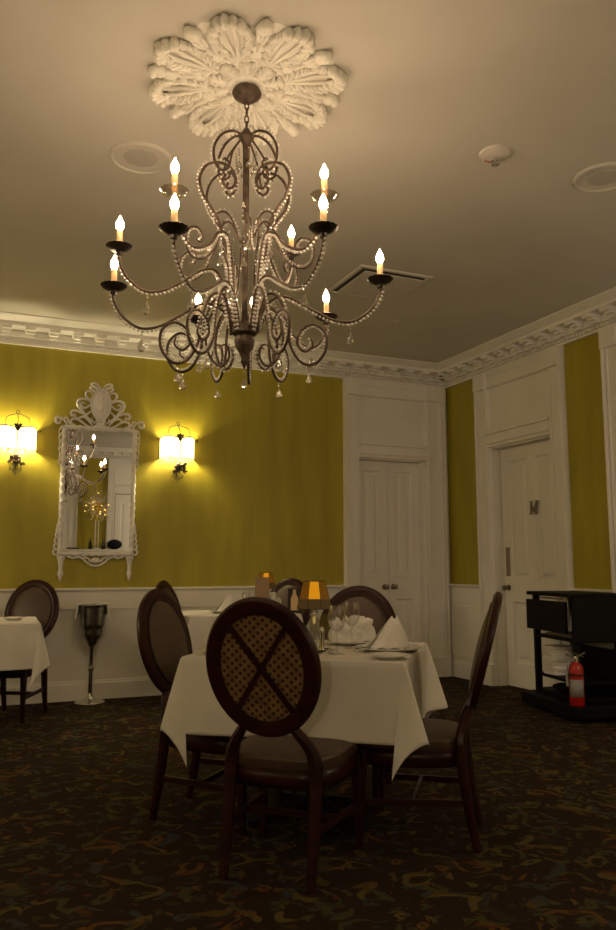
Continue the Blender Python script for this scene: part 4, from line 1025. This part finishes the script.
# ---------------------------------------------------------------- service cart
ang = atan2(.81, .17)        # along the wall, from near corner to far corner
CA = Vector((-.54, -2.46, 0)); ux = Vector((.17, .81, 0)).normalized(); uy = Vector((ux.y, -ux.x, 0))   # uy points to the wall
cart = thing('service_cart', 'black drop leaf serving cart against the right wall', 'serving cart', CA, atan2(ux.y, ux.x))
# local: x along the wall (0..LW), y negative = toward the wall
LW, DW = .68, .42
def L3(x, y, z): return (x, -y, z)
def cb(b, x0, x1, y0, y1, z0, z1): b.box((x0, -y1, z0), (x1, -y0, z1)); return b
cb(MB(), -.01, LW + .02, -.02, DW, .905, .935).build('cart_top', M['black_wood'], cart, False, bevel=.004)
for x, y in ((.02, .02), (LW - .05, .02), (.02, DW - .05), (LW - .05, DW - .05)):
    cb(MB(), x, x + .045, y, y + .045, .0, .905).build('post', M['black_wood'], cart, False, bevel=.003)
for z in (.13, .255, .565):
    cb(MB(), .02, LW - .02, .025, DW - .02, z, z + .022).build('shelf', M['black_wood'], cart, False, bevel=.002)
cb(MB(), -.12, LW + .03, -.095, DW, .035, .125).build('cart_base', M['black_wood'], cart, False, bevel=.01)
cb(MB(), -.028, -.008, -.015, DW - .02, .575, .905).build('drop_leaf', M['black_wood'], cart, False, bevel=.004)
cb(MB(), .07, LW + .02, -.026, -.006, .63, .87).build('front_panel', M['black_wood'], cart, False, bevel=.004)
cb(MB(), .02, LW - .02, DW - .03, DW - .015, .12, .50).build('back_panel', M['black_wood'], cart, False)
b = MB(); cb(b, .14, .48, -.022, -.004, .884, .898)
b.build('handle_rail', M['door_metal'], cart, False)
def on_cart(x, y, z): return CA + ux * x + uy * y + Vector((0, 0, z))
# stack of folded napkins on the middle shelf, each a cloth of its own
rn = random.Random(5)
for k in range(11):
    w_ = .20; x_ = .49 + rn.uniform(-.012, .012); y_ = .13 + rn.uniform(-.01, .01)
    th = .0185
    def fn(u, v, k=k):
        a = 2 * pi * u; c, s = cos(a), sin(a); n = 5
        x = (abs(c) ** (2 / n)) * (1 if c > 0 else -1) * w_ / 2; y = (abs(s) ** (2 / n)) * (1 if s > 0 else -1) * .095
        q = 1 if v < .999 else .001
        r = 1 - .04 * abs(v - .5); return Vector((x * r, y * r, (v * th) + .003 * sin(x * 40 + k) * (1 if k else 0)))
    b = MB(); b.grid(fn, 32, 4, closed_u=True); n0 = 32
    b.f.append(tuple(range(n0))[::-1]); b.f.append(tuple(4 * n0 + i for i in range(n0)))
    o = b.build('folded_napkin', M['napkin']); o.location = on_cart(x_, y_, .2785 + k * .0200); o.rotation_euler = (0, 0, cart.rotation_euler.z + rn.uniform(-.12, .12))
    lab = 'white folded napkin within the stack on the cart middle shelf'
    if k == 10: lab = 'topmost white folded napkin of the stack on the cart middle shelf'
    if k == 0: lab = 'lowest white folded napkin of the stack on the cart middle shelf'
    tag(o, lab, 'napkin', 'stacked napkins in the cart')
t = thing('serving_tray', 'dark tray with a pale rim on the upper cart shelf', 'tray', on_cart(.34, .21, .588), cart.rotation_euler.z)
MB().box((-.22, -.13, 0), (.22, .13, .008)).build('tray_base', M['black_plastic'], t, False)
b = MB()
for a in ((-.22, -.135, .22, -.128), (-.22, .128, .22, .135), (-.225, -.135, -.22, .135), (.22, -.135, .225, .135)): b.box((a[0], a[1], 0), (a[2], a[3], .018))
b.build('tray_rim', M['door_metal'], t, False)
t = thing('folded_linen', 'dark folded linen on the lowest cart shelf', 'linen', on_cart(.42, .16, .153), cart.rotation_euler.z + .1)
MB().sphere((0, 0, 0), .13, 20, 8, 1, .8, .22).xf(Matrix.Translation((0, 0, .03))).build('linen_body', M['navy'], t)

# fire extinguisher on the cart base
ep = on_cart(-.055, -.03, .0)
t = thing('fire_extinguisher', 'small red fire extinguisher with grey label at the near corner of the cart', 'fire extinguisher', ep, 0)
fx = .171
MB().lathe([(0, 0), (.050, 0), (.054, .008), (.054, .25), (.050, .275), (.036, .30), (.018, .312), (.016, .325), (0, .325)], (0, 0, fx - .044), 28).build('cylinder', M['red_paint'], t)
ca = atan2(CAM.y - ep.y, CAM.x - ep.x)
def lab_(u, v): a = ca + (u - .5) * 2.1; return Vector((.0555 * cos(a), .0555 * sin(a), fx + .02 + .125 * v))
MB().grid(lab_, 20, 1).build('label_panel', M['grey_label'], t, solid=.001)
b = MB(); d = Vector((cos(ca + pi / 2), sin(ca + pi / 2), 0)); z0 = fx + .265
b.lathe([(.019, 0), (.019, .03), (.012, .045), (0, .045)], (0, 0, z0), 12)
b.bar(Vector((0, 0, z0 + .03)), d * -.07 + Vector((0, 0, z0 + .055)), .022, .012, side=Vector((0, 0, 1)).cross(d)); b.bar(Vector((0, 0, z0 + .035)), d * .07 + Vector((0, 0, z0 + .075)), .022, .012, side=Vector((0, 0, 1)).cross(d))
b.bar(d * .06 + Vector((0, 0, z0 + .04)), d * -.05 + Vector((0, 0, z0 + .085)), .014, .005, side=Vector((0, 0, 1)).cross(d))
b.build('handle', M['silver'], t, False)
cv = Vector((cos(ca), sin(ca), 0))
MB().tube(spline([-d * .01 + Vector((0, 0, z0 + .02)), -d * .05 + cv * .03 + Vector((0, 0, z0 + .0)), -d * .066 + cv * .03 + Vector((0, 0, z0 - .08)), -d * .062 + cv * .03 + Vector((0, 0, z0 - .17))]), [.006] * 18 + [.009] * 7, 8).build('hose', M['grey_label'], t)
MB().lathe([(.058, 0), (.058, .014), (.0555, .014), (.0555, .0)], (0, 0, fx + .17), 24).bar((0, 0, fx + .177), on_cart(.04, .04, fx + .177) - ep, .02, .004).build('wall_strap', M['black_plastic'], t, False)

# ---------------------------------------------------------------- light & view
def lamp(x, y, z, p, r=.12, col=(1., .775, .58)):  # bare point light for added fill
    l = bpy.data.lights.new('fill_light', 'POINT'); l.energy = p; l.color = col; l.shadow_soft_size = r
    o = bpy.data.objects.new('fill_light', l); COL.objects.link(o); o.location = (x, y, z)
# added fill lights out of view, without fittings, to brighten walls and tables
for x, y, p in ((XL + .3, -1.7, 52), (XL + .3, -5.8, 24), (-6.4, YF + .3, 56), (-.9, YF + 1.3, 36), (-.35, -5.3, 24)): lamp(x, y, 1.95, p)
w = bpy.data.worlds.new('dim_room'); scn.world = w; w.use_nodes = True
w.node_tree.nodes['Background'].inputs[0].default_value = (1, .75, .5, 1); w.node_tree.nodes['Background'].inputs[1].default_value = .002
vs = scn.view_settings; vs.view_transform = 'Standard'; vs.look = 'None'; vs.gamma = 1; vs.exposure = .13; vs.use_curve_mapping = False
